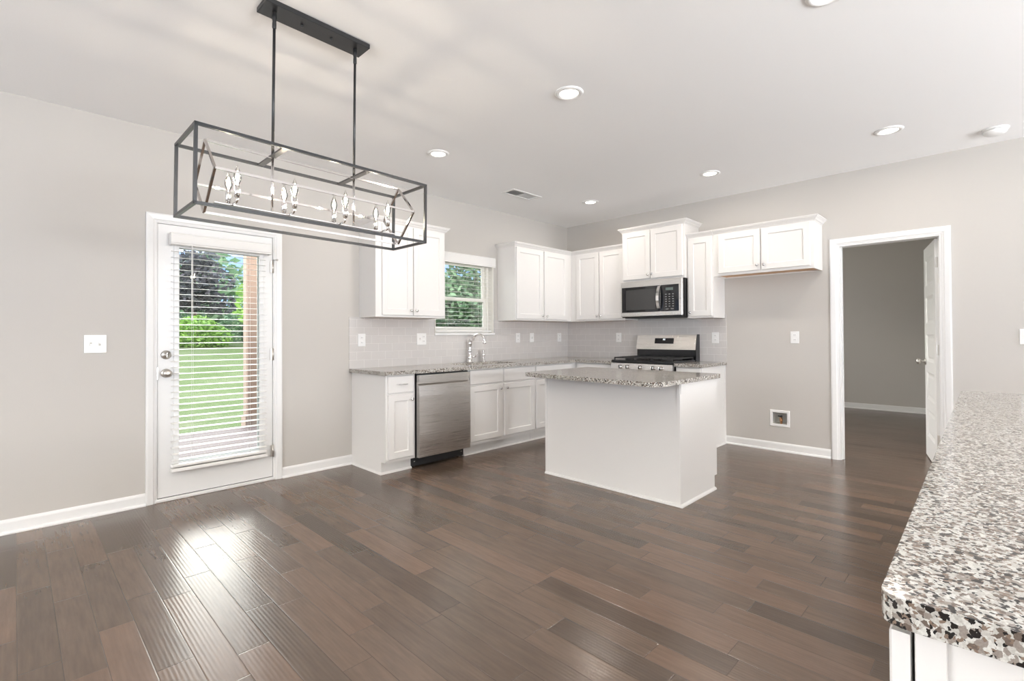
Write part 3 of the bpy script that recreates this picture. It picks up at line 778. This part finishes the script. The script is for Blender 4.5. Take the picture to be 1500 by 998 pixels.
# ---------------------------------------------------------------- range
RA, RB = -1.924, -1.162
rg = thing('gas_range', 'stainless gas range with black cooktop behind the island', 'range', (-.33, -1.54, 0))
obj('body', MB().box(-.628, -.02, RA, RB, .06, .895), M['black'], rg)
obj('oven_door', MB().box(-.668, -.629, RA + .004, RB - .004, .20, .765, .004), M['steel'], rg)
obj('oven_window', MB().box(-.672, -.667, RA + .13, RB - .13, .36, .62, .002), M['blackglass'], rg)
obj('storage_drawer', MB().box(-.664, -.629, RA + .004, RB - .004, .065, .192, .004), M['steel'], rg)
obj('oven_handle', MB().tube([(-.668, RA + .07, .72), (-.715, RA + .07, .72), (-.715, RB - .07, .72), (-.668, RB - .07, .72)], .011, 10), M['steel'], rg)
obj('control_panel', MB().loops([[(-.629, RA, .772), (-.676, RA, .776), (-.664, RA, .884), (-.629, RA, .890)], [(-.629, RB, .772), (-.676, RB, .776), (-.664, RB, .884), (-.629, RB, .890)]]), M['steel'], rg)
for yy in (-1.294, -1.384, -1.545, -1.702, -1.796):
    kn = obj('control_knob', MB().lathe([(.026, 0), (.026, .006), (.021, .010), (.019, .034), (.016, .037), (0, .037)], (-.668, yy, .842), (-1, 0, .11), 20), M['chrome'], rg)
    obj('knob_grip', MB().box(-.708, -.700, yy - .006, yy + .006, .826, .865, .002), M['blackgloss'], kn)
obj('cooktop', MB().box(-.664, -.085, RA, RB, .893, .920, .006, 2), M['blackgloss'], rg)
for yy in (RA + .15, -1.543, RB - .15):
    for xx in ((-.51, -.24) if yy != -1.543 else (-.375,)):
        obj('burner', MB().lathe([(.05, 0), (.05, .012), (.036, .014), (.036, .022), (0, .024)], (xx, yy, .919), (0, 0, 1), 18), M['iron'], rg)
for y0, y1 in ((RA + .02, RA + .262), (RA + .266, RB - .266), (RB - .262, RB - .02)):
    mb = MB()
    z0, z1 = .938, .951
    for yy in (y0, (y0 + y1) / 2 - .006, y1 - .012): mb.box(-.632, -.118, yy, yy + .012, z0, z1, .002)
    for xx in (-.632, -.512, -.381, -.25, -.130): mb.box(xx, xx + .012, y0, y1, z0, z1 - .001, .002)
    for xx in (-.632, -.130):
        for yy in (y0, y1 - .012): mb.box(xx, xx + .012, yy, yy + .012, .9195, z0 + .002)
    obj('grate', mb, M['iron'], rg)
obj('backguard_riser', MB().box(-.085, -.012, RA, RB, .90, 1.032, .003), M['blackgloss'], rg)
obj('backguard', MB().loops([[(-.012, RA + .001, 1.030), (-.104, RA + .001, 1.030), (-.100, RA + .001, 1.05), (-.064, RA + .001, 1.204), (-.012, RA + .001, 1.204)], [(-.012, RB, 1.030), (-.104, RB, 1.030), (-.100, RB, 1.05), (-.064, RB, 1.204), (-.012, RB, 1.204)]]), M['steel'], rg)
obj('end_cap', MB().loops([[(-.010, RA - .006, .90), (-.106, RA - .006, .90), (-.110, RA - .006, 1.03), (-.070, RA - .006, 1.209), (-.010, RA - .006, 1.209)], [(-.010, RA + .001, .90), (-.106, RA + .001, .90), (-.110, RA + .001, 1.03), (-.070, RA + .001, 1.209), (-.010, RA + .001, 1.209)]]), M['blackgloss'], rg)
def bgx(z): return -.100 + (z - 1.05) / (1.204 - 1.05) * .036
dp = obj('display', MB().loops([[(bgx(1.10) + .004, -1.648, 1.10), (bgx(1.10) - .003, -1.648, 1.10), (bgx(1.165) - .003, -1.648, 1.165), (bgx(1.165) + .004, -1.648, 1.165)], [(bgx(1.10) + .004, -1.405, 1.10), (bgx(1.10) - .003, -1.405, 1.10), (bgx(1.165) - .003, -1.405, 1.165), (bgx(1.165) + .004, -1.405, 1.165)]]), M['blackglass'], rg)
mb = MB()
def seg_digit(mb, y, z, w, h, on, xoff):
    t = .0022
    S_ = {'t': (y, y + w, z + h - t, z + h), 'm': (y, y + w, z + h / 2 - t / 2, z + h / 2 + t / 2), 'b': (y, y + w, z, z + t), 'l': (y + w - t, y + w, z + h / 2, z + h), 'L': (y + w - t, y + w, z, z + h / 2), 'r': (y, y + t, z + h / 2, z + h), 'R': (y, y + t, z, z + h / 2)}
    for ch in on:
        a, b, c0, c1 = S_[ch]; x = bgx((c0 + c1) / 2) - .0036
        mb.box(x - .0006, x + .0008, a, b, c0, c1)
for i, on in enumerate(('tmblLrR', 'tmblLrR')):
    seg_digit(mb, -1.522 - i * .016, 1.141, .010, .016, on, 0)
obj('clock_digits', mb, M['digits'], dp)

# ---------------------------------------------------------------- microwave
mw = thing('microwave', 'stainless over-the-range microwave under the raised cabinet', 'microwave', (-.21, -1.53, 1.41))
MA, MC = -1.918, -1.142
obj('case', MB().box(-.385, -.012, MA, MC, 1.412, 1.834), M['blackgloss'], mw)
obj('door', MB().box(-.418, -.386, MA, MC, 1.422, 1.836, .004), M['steel'], mw)
obj('window_panel', MB().box(-.421, -.417, -1.655, MC - .018, 1.470, 1.768, .001), M['blackglass'], mw)
mwin = mat('dark_mesh_screen', (.05, .05, .05), .15)
obj('screen', MB().box(-.4222, -.4205, -1.60, MC - .075, 1.50, 1.735), mwin, mw)
cp = obj('control_panel', MB().box(-.421, -.417, MA + .038, -1.662, 1.470, 1.768, .001), M['blackglass'], mw)
obj('readout', MB().box(-.4225, -.4205, -1.815, -1.725, 1.705, 1.735), mat('grey_readout', (.12, .16, .15), .2), cp)
bt = mat('grey_button_marks', (.35, .35, .35), .5)
spots = [(-1.822 + c_ * .042, -1.804 + c_ * .042, 1.522 + r_ * .027, 1.529 + r_ * .027) for r_ in range(6) for c_ in range(3)] + [(-1.82 + c_ * .062, -1.787 + c_ * .062, 1.492, 1.498) for c_ in range(2)]
for a, b, z0, z1 in spots:
    obj('button', MB().box(-.4222, -.4206, a, b, z0, z1), bt, cp)
pts = []
for k in range(11):
    tt = k / 10; pts.append((-.424 - .050 * math.sin(PI * tt) ** .7, -1.652, 1.478 + .282 * tt))
mb = MB()
for p_ in pts: pass
R_ = [[(x - .006, y - .017, z), (x - .006, y + .017, z), (x + .006, y + .017, z), (x + .006, y - .017, z)] for x, y, z in pts]
obj('handle', mb.loops(R_), M['chrome'], mw)
obj('vent_grille', MB().box(-.37, -.06, MA + .03, MC - .03, 1.404, 1.413), M['iron'], mw)

# ---------------------------------------------------------------- island
IX0, IX1, IY0, IY1 = -2.272, -1.655, -2.785, -1.538
isl = thing('island_cabinet', 'white kitchen island base with a plain panelled back', 'island', (-1.96, -2.16, 0))
mb = MB().box(IX0, IX1, IY0, IY1, .105, .866).box(IX0, IX1 - .045, IY0, IY1, 0, .105)
obj('carcass', mb, M['cab'], isl)
obj('corner_batten', MB().box(IX0 - .006, IX0, IY1 - .022, IY1, .018, .866, .001), M['cab'], isl)
obj('corner_batten', MB().box(IX0 - .006, IX0, IY0, IY0 + .022, .018, .866, .001), M['cab'], isl)
obj('shoe_moulding', shoe(MB(), [(IX0 - .001, IY1), (IX0 - .001, IY0 - .001), (IX1 - .045, IY0 - .001)]), M['cab'], isl)
obj('top_cleat', MB().box(IX0 + .0, IX1, IY0 - .006, IY0, .79, .866), M['cab'], isl)
for a, b in ((IY0 + .014, -2.385), (-2.365, -1.962), (-1.942, IY1 - .014)):
    dd = obj('drawer', slabfront(mapX(IX1 + .02), a, b, .716, .852), M['cab'], isl); pull(mapX(IX1 + .02), (a + b) / 2, .785, dd)
    dd = obj('door', shaker(mapX(IX1 + .02), a, b, .12, .70), M['cab'], isl); knob(mapX(IX1 + .02), b - .03, .65, dd)
mb = MB().slab(rpoly([(-2.555, -1.540), (-2.655, -2.822), (-1.640, -2.822), (-1.640, -1.530)], [.05, .10, .03, .03]), .867, .899, [], .006)
tag(obj('worktop', mb, M['granite']), 'speckled granite island worktop with an overhang in front of the range', 'worktop')

# ---------------------------------------------------------------- peninsula in the right foreground
pn = thing('peninsula_cabinet', 'white cabinet below the large foreground granite worktop at right edge', 'cabinet', (-4.80, -4.30, 0))
PX0, PX1, PY0, PY1 = -4.800, -2.03, -5.02, -4.302
obj('carcass', MB().box(PX0, PX1, PY0, PY1, .105, .866).box(PX0, PX1, PY0, PY1 - .07, 0, .105), M['cab'], pn)
obj('end_stile', MB().box(PX0 - .010, PX0, PY1 - .030, PY1 - .001, .105, .866, .001), M['cab'], pn)
obj('end_stile', MB().box(PX0 - .010, PX0, PY0, PY0 + .05, .0, .866, .001), M['cab'], pn)
w_ = (PX1 - PX0) / 4
for i in range(4):
    a, b = PX0 + i * w_ + .006, PX0 + (i + 1) * w_ - .008
    if i == 0: a = PX0 - .012
    dd = obj('door', shaker(mapY(PY1 + .023), a, b, .12, .856), M['cab'], pn); knob(mapY(PY1 + .023), (b - .03) if i % 2 == 0 else a + .03, .78, dd)
pn.rotation_euler = (0, 0, math.radians(.85))
pw = thing('worktop', 'large speckled granite worktop in the right foreground', 'worktop', (-4.828, -4.272, 0))
obj('slab', MB().slab(rpoly([(-4.828, -4.272), (-4.828, -5.30), (-2.005, -5.30), (-2.005, -4.272)], [.022, .03, .04, .05]), .867, .902, [], .006), M['granite'], pw)
pw.rotation_euler = (0, 0, math.radians(.85))

# ---------------------------------------------------------------- wall plates
def plate(name, label, cat, mp, u, v, gangs, kind, w=None, h=.122):
    w = w or (.078 if gangs == 1 else .118)
    t = thing(name, label, cat, mp(u, 0, v))
    def bx(a, b, d0, d1, z0, z1, bev=0):
        q, r = mp(a, d0, z0), mp(b, d1, z1); mb = MB()
        mb.box(min(q[0], r[0]), max(q[0], r[0]), min(q[1], r[1]), max(q[1], r[1]), z0, z1, bev); return mb
    obj('face_plate', bx(u - w / 2, u + w / 2, -.006, 0, v - h / 2, v + h / 2, .002), M['plastic'], t)
    for g in range(gangs):
        c0 = u + (g - (gangs - 1) / 2) * .046
        k = kind[g]
        if k == 's':
            obj('toggle', bx(c0 - .005, c0 + .005, -.016, -.005, v - (.012 if g % 2 == 0 else -.002), v + (.0 if g % 2 == 0 else .012), .001), M['plastic'], t)
            obj('toggle_slot', bx(c0 - .006, c0 + .006, -.0065, -.005, v - .012, v + .012), M['plaster'], t)
        elif k == 'o':
            for dz in (-.024, .024):
                q = obj('receptacle', bx(c0 - .016, c0 + .016, -.0085, -.005, v + dz - .014, v + dz + .014, .002), M['plastic'], t)
                for du in (-.006, .006): obj('slot', bx(c0 + du - .0012, c0 + du + .0012, -.0090, -.008, v + dz - .004, v + dz + .006), M['slot'], q)
        elif k == 'd':
            obj('rocker', bx(c0 - .016, c0 + .016, -.010, -.005, v - .033, v + .033, .002), M['plastic'], t)
            for du in (-.003,): obj('slot', bx(c0 - .004, c0 + .004, -.0105, -.009, v - .004, v + .004), M['plaster'], t)
    return t
T = -.008
plate('light_switch', 'white double toggle switch plate left of the glass door', 'switch', mapA(0), -5.170, 1.167, 2, 'ss')
plate('outlet', 'white outlet plate at the left end of the tile backsplash', 'outlet', mapA(T), -3.203, 1.171, 1, 'o')
plate('light_switch', 'white double plate on the tile left of the sink window', 'switch', mapA(T), -2.510, 1.175, 2, 'so')
plate('outlet', 'white outlet on the tile just right of the window', 'outlet', mapA(T), -1.035, 1.177, 1, 'o')
plate('light_switch', 'white toggle switch on the tile midway between window and corner', 'switch', mapA(T), -.770, 1.177, 1, 's')
plate('outlet', 'white outlet on the window wall tile closest to the corner', 'outlet', mapA(T), -.200, 1.177, 1, 'o')
plate('outlet', 'white outlet on the tile left of the range', 'outlet', mapB(T), -.851, 1.173, 1, 'o')
plate('outlet', 'white outlet on the tile right of the range', 'outlet', mapB(T), -2.111, 1.170, 1, 'o')
plate('outlet', 'white outlet on the bare wall of the fridge space', 'outlet', mapB(0), -2.910, 1.173, 1, 'o')
plate('light_switch', 'white switch plate on the wall at the right edge above the foreground worktop', 'switch', mapB(0), -4.553, 1.178, 2, 'ss')

# water supply box
wb = thing('water_supply_box', 'white recessed water valve box low in the fridge space wall', 'valve box', (0, -2.763, .337))
obj('face_frame', ring(MB(), mapB(-.007), -2.857, -2.669, .253, .421, .026, 0, .008, .003), M['plastic'], wb)
mb = MB(); a0, a1, z0, z1, dd_ = IB[0] + .001, IB[1] - .001, IB[2] + .001, IB[3] - .001, .085
mb.loops([[(0, a0, z0), (0, a1, z0), (0, a1, z1), (0, a0, z1)], [(dd_, a0 + .008, z0 + .008), (dd_, a1 - .008, z0 + .008), (dd_, a1 - .008, z1 - .008), (dd_, a0 + .008, z1 - .008)]], False, True)
obj('recess', mb, M['plaster'], wb)
v_ = obj('valve', MB().tube([(.045, -2.763, .274), (.045, -2.763, .345)], .010, 12).lathe([(.014, 0), (.014, .022), (.010, .026)], (.045, -2.763, .30), (0, 0, 1), 12).tube([(.045, -2.763, .335), (.010, -2.763, .335)], .007, 10), M['copper'], wb)
obj('valve_handle', MB().box(.002, .012, -2.785, -2.741, .352, .366, .003).box(.025, .060, -2.770, -2.756, .345, .362, .002), M['iron'], v_)

# ---------------------------------------------------------------- ceiling fittings
def can(x, y, label):
    t = thing('recessed_light', label, 'ceiling light', (x, y, H), 'recessed ceiling lights')
    obj('trim_ring', MB().lathe([(.062, -.004), (.066, -.010), (.080, -.009), (.090, -.004), (.092, .002)], (x, y, H), (0, 0, 1), 32), M['plastic'], t)
    obj('lens', MB().lathe([(.064, -.003), (.050, -.006), (0, -.008)], (x, y, H), (0, 0, 1), 28), M['lens'], t)
    add_light('recessed_lamp', 'AREA', (x, y, H - .014), CAN_W, (1, .90, .80), .12, shape='DISK', direction=(0, 0, -1), parent=t)
can(-3.094, -2.461, 'largest recessed ceiling light, in the middle of the kitchen ceiling')
can(-3.055, -1.043, 'recessed ceiling light just right of the black chandelier')
can(-.889, -1.046, 'recessed ceiling light closest to the kitchen corner')
can(-.903, -2.439, 'recessed ceiling light in front of the fridge space cabinet')
can(-.920, -3.805, 'recessed ceiling light nearest the smoke detector')
can(-2.99, -3.85, 'recessed ceiling light cut off by the top edge of the photo')
sd = thing('smoke_detector', 'round white smoke detector on the ceiling at far right', 'smoke detector', (-.375, -4.375, H))
obj('mounting_base', MB().lathe([(.078, 0), (.078, -.010), (.070, -.012), (.068, -.014)], (-.375, -4.375, H), (0, 0, 1), 32), M['plastic'], sd)
obj('cover', MB().lathe([(.068, -.016), (.069, -.020), (.064, -.034), (.050, -.042), (.046, -.044), (0, -.045)], (-.375, -4.375, H), (0, 0, 1), 32), M['plastic'], sd)

cv = thing('ceiling_vent', 'small two-way air register in the ceiling by the corner', 'vent', (-1.68, -.705, H))
vx0, vx1, vy0, vy1 = -1.895, -1.455, -.795, -.605
obj('frame', ring(MB(), lambda u, d, v: (u, v, H - .006 + d), vx0, vx1, vy0, vy1, .028, 0, .006, .002), M['plastic'], cv)
for half, mm, tilt in ((0, M['ventgrey'], 1), (1, M['plastic'], -1)):  # first half coloured as if in shade; blades of both halves lie alike
    xa_, xb_ = (vx0 + .028, -1.680) if half == 0 else (-1.670, vx1 - .028)
    mb = MB(); yy = vy0 + .030
    xx = xa_
    while xx < xb_ - .014:
        mb.loops([[(xx, vy0 + .028, H - .004), (xx + .012, vy0 + .028, H - .001), (xx + .012, vy0 + .028, H - .0), (xx, vy0 + .028, H - .003)], [(xx, vy1 - .028, H - .004), (xx + .012, vy1 - .028, H - .001), (xx + .012, vy1 - .028, H - .0), (xx, vy1 - .028, H - .003)]])
        xx += .0135
    obj('louvres', mb, mm, cv)

# ---------------------------------------------------------------- chandelier
CH = Vector((-4.510, -1.995, H))
ch = thing('chandelier', 'black rectangular cage chandelier with chrome inner frame and candle bulbs', 'chandelier', CH)
cx, cy = CH.x, CH.y
Z0, Z1, HL, HW = 1.724, 2.048, .550, .165
bw = .0125
obj('canopy', MB().box(cx - .258, cx + .258, cy - .060, cy + .060, H - .024, H - .0005, .002), M['black'], ch)
for xx in (-.072, .075):
    obj('canopy_screw', MB().lathe([(.0065, 0), (.0065, -.008), (.003, -.011), (0, -.011)], (cx + xx, cy, H - .024), (0, 0, 1), 10), M['black'], ch)
for xx in (-.200, .205):
    r_ = obj('rod', MB().tube([(cx + xx, cy, H - .026), (cx + xx, cy, Z1)], .0065, 12), M['black'], ch)
    obj('swivel', MB().lathe([(.010, 0), (.011, -.03), (.008, -.045), (.009, -.055), (.009, -.075), (.0065, -.08)], (cx + xx, cy, H - .023), (0, 0, 1), 12), M['black'], r_)
    obj('chrome_rod', MB().tube([(cx + xx, cy, Z1 - .012), (cx + xx, cy, 1.782)], .006, 12), M['chrome'], r_)
mb = MB()
a, b = HL - bw / 2, HW - bw / 2
for z in (Z0 + bw / 2, Z1 - bw / 2):
    for s in (-1, 1):
        mb.bar((cx - HL, cy + s * b, z), (cx + HL, cy + s * b, z), bw)
        mb.bar((cx + s * a, cy - HW, z), (cx + s * a, cy + HW, z), bw)
for s in (-1, 1):
    for q in (-1, 1): mb.bar((cx + s * a, cy + q * b, Z0), (cx + s * a, cy + q * b, Z1), bw)
obj('cage', mb, M['black'], ch)
for xx in (-.200, .205):
    obj('cross_strap', MB().box(cx + xx - .013, cx + xx + .013, cy - HW + bw, cy + HW - bw, Z1 - .011, Z1 - .003), M['black'], ch)
# chrome diamond prism
mb = MB(); zc = (Z0 + Z1) / 2; dz, dy, hl = .154, .150, .474
dia = [(0, dz), (-dy, 0), (0, -dz), (dy, 0)]
for y, z in dia: mb.bar((cx - hl, cy + y, zc + z), (cx + hl, cy + y, zc + z), .0095)
for s in (-1, 1):
    for k in range(4):
        (y0, z0), (y1, z1) = dia[k], dia[(k + 1) % 4]
        mb.bar((cx + s * hl, cy + y0, zc + z0), (cx + s * hl, cy + y1, zc + z1), .0095)
obj('inner_frame', mb, M['polished'], ch)
obj('candle_rail', MB().box(cx - .44, cx + .44, cy - .020, cy + .020, 1.776, 1.783, .001), M['chrome'], ch)
BULB = [(.006, 0), (.0075, .006), (.013, .018), (.0165, .032), (.0155, .046), (.010, .062), (.0045, .078), (.0015, .088), (0, .090)]
FLAM = [(0, .014), (.0035, .018), (.0055, .030), (.005, .044), (.0025, .056), (0, .064)]
for xx in (-.365, -.123, .128, .370):
    for s in (-1, 1):
        ax, ay = cx + xx, cy + s * .062
        arm = obj('candle_arm', MB().tube([(ax, cy + s * .012, 1.786), (ax, cy + s * .052, 1.786), (ax, ay, 1.792), (ax, ay, 1.806)], .005, 8), M['chrome'], ch)
        obj('candle_sleeve', MB().lathe([(.006, 0), (.012, .002), (.012, .052), (.009, .054), (0, .054)], (ax, ay, 1.804), (0, 0, 1), 16), M['chrome'], arm)
        obj('bulb', MB().lathe(BULB, (ax, ay, 1.857), (0, 0, 1), 16), M['bulbglass'], arm)
        obj('filament', MB().lathe(FLAM, (ax, ay, 1.857), (0, 0, 1), 12), M['flame'], arm)
ch.rotation_euler = (0, math.radians(.7), math.radians(.4))

# ---------------------------------------------------------------- outdoors
mb = MB()
ys = [.14, 3, 6, 8, 10, 13, 17, 22, 28, 34, 40, 60, 90]
def gz(y): return -.42 + (max(0, y - 6) ** 1.25) * .026
R_ = [[mb.bm.verts.new((x, y, gz(y))) for x in (-80, -30, -5, 5, 20, 40, 100)] for y in ys]
for A, B in zip(R_, R_[1:]):
    for k in range(6): mb.bm.faces.new((A[k], A[k + 1], B[k + 1], B[k]))
struct('ground', mb, M['grass'])
tag(obj('porch_deck', MB().box(-7.5, -2.98, .15, 3.52, -.14, -.10), M['deck']), 'pinkish board porch deck outside the glass door', 'deck')
po = thing('porch_post', 'tan and brown square porch post at the far edge of the deck', 'post', (-3.12, 3.46, -.10))
obj('shaft', MB().box(-3.19, -3.05, 3.39, 3.53, -.10, 2.6, .004), M['post_light'], po)
obj('inner_board', MB().box(-3.185, -3.03, 3.36, 3.39, -.10, 2.6, .002), M['post_brown'], po)  # house-facing side of the post, its shade put into the board colour
obj('plinth', MB().box(-3.215, -3.02, 3.345, 3.545, -.10, .06, .004), M['post_light'], po)

def leaves(mb, rng, c, rad, n, size, flat=.5):
    b = mb.bm
    for _ in range(n):
        while True:
            d = Vector((rng.uniform(-1, 1), rng.uniform(-1, 1), rng.uniform(-1, 1)))
            if .2 < d.length < 1: break
        d = d * (d.length ** -.55)
        p = Vector(c) + Vector((d.x * rad[0], d.y * rad[1], d.z * rad[2]))
        u = Vector((rng.gauss(0, 1), rng.gauss(0, 1), rng.gauss(0, flat))).normalized(); w = u.orthogonal().normalized()
        w.rotate(Matrix.Rotation(rng.uniform(0, 6.28), 3, u)); s = size * rng.uniform(.6, 1.3)
        b.faces.new([b.verts.new(p + u * s * .9), b.verts.new(p + w * s * .45), b.verts.new(p - u * s * .9), b.verts.new(p - w * s * .45)])
def tree(label, x, y, h, rad, m, n, size, seed, conifer=False, trunk=.16, skirt=.18):
    g = gz(y); rng = random.Random(seed)
    t = thing('tree', label, 'tree', (x, y, g))
    obj('trunk', MB().tube([(x, y, g - .1), (x + .05, y, g + h * .3), (x, y, g + h * .75)], [trunk, trunk * .75, trunk * .3], 8), M['bark'], t)
    mb = MB()
    if conifer:
        K = 9
        for k in range(K):
            f = k / (K - 1); r = rad * (1 - f * .85) * rng.uniform(.8, 1.1)
            leaves(mb, rng, (x + rng.uniform(-.2, .2), y, g + h * (skirt + (1 - skirt) * f)), (r, r, h / K * .75), int(n / K * (1.25 - f * .8)), size, .25)
    else:
        for k in range(16):
            a = rng.uniform(0, 6.28); f = rng.uniform(.0, 1); rr_ = rad * rng.uniform(.2, .75) * (1 - .45 * f)
            leaves(mb, rng, (x + rr_ * math.cos(a), y + rr_ * math.sin(a), g + h * (skirt + .12 + (.80 - skirt) * f)), (rad * .48, rad * .48, h * .13), n // 16, size, .6)
    obj('crown', mb, m, t)
tree('dark evergreen seen through the left of the door glass', -.6, 29, 7.6, 1.9, M['leaf_dark'], 3200, .26, 1, True)
tree('dusky dark tree in the middle of the door glass view', 3.6, 37, 6.2, 2.6, M['leaf_plum'], 2600, .25, 2)
tree('bright green leafy tree beside the porch post in the door view', 5.2, 24.5, 7.2, 2.7, M['leaf_bright'], 4200, .24, 3, skirt=.12)
tree('tall dark evergreen behind the lawn left of the door glass', -5.2, 34, 8.4, 2.2, M['leaf_dark'], 2600, .28, 4, True)
tree('leafy green tree filling the upper pane of the sink window', 14.4, 18.5, 8.2, 3.2, M['leaf_mid'], 8000, .22, 5, skirt=.06)
tree('green tree at the right of the sink window view', 21.0, 22.0, 8.0, 3.0, M['leaf_mid'], 6000, .23, 6, skirt=.06)
tree('green tree left of the sink window view behind the wall cabinet', 8.6, 20, 7.6, 2.4, M['leaf_mid'], 4500, .24, 7, skirt=.08)
tree('dark evergreen low in the sink window view', 11.9, 13.4, 2.6, .9, M['leaf_dark'], 2400, .13, 8, True, skirt=.02)
rng = random.Random(77)
for i, (x, y, r, m, lb) in enumerate(((-1.6, 25.2, .85, 'leaf_bright', 'bright shrub at the left of the lawn edge in the door view'), (1.3, 26, .95, 'leaf_bright', 'bright shrub in the middle of the lawn edge'),
                                       (4.3, 28.6, 1.1, 'leaf_mid', 'darker shrub right of the middle of the lawn edge'), (.9, 33.0, 1.2, 'leaf_mid', 'rounded mid green shrub farther back behind the lawn edge'), (10.3, 10.6, .62, 'leaf_mid', 'small green shrub low in the sink window'))):
    g = gz(y); s = thing('shrub', lb, 'shrub', (x, y, g)); mb = MB()
    leaves(mb, rng, (x, y, g + r * .75), (r * 1.25, r, r), 1500, .13)
    leaves(mb, rng, (x + r * .8, y, g + r * .5), (r, r, r * .7), 700, .13)
    obj('foliage', mb, M[m], s)
    obj('stems', MB().tube([(x, y, g - .05), (x, y, g + r)], .05, 6), M['bark'], s)
# the woods behind, too many trees to count
mb = MB(); rng = random.Random(5)
for i in range(60):
    x = rng.uniform(-45, 70); y = rng.uniform(44, 56) if x < 8 else rng.uniform(28, 40); h = rng.uniform(4.2, 7.0)
    leaves(mb, rng, (x, y, gz(y) + h * .45), (2.8, 2.0, h * .55), 260, .55)
o = obj('woods', mb, M['leaf_mid']); o['kind'] = 'stuff'; tag(o, 'band of distant green woods beyond the lawn', 'woods')
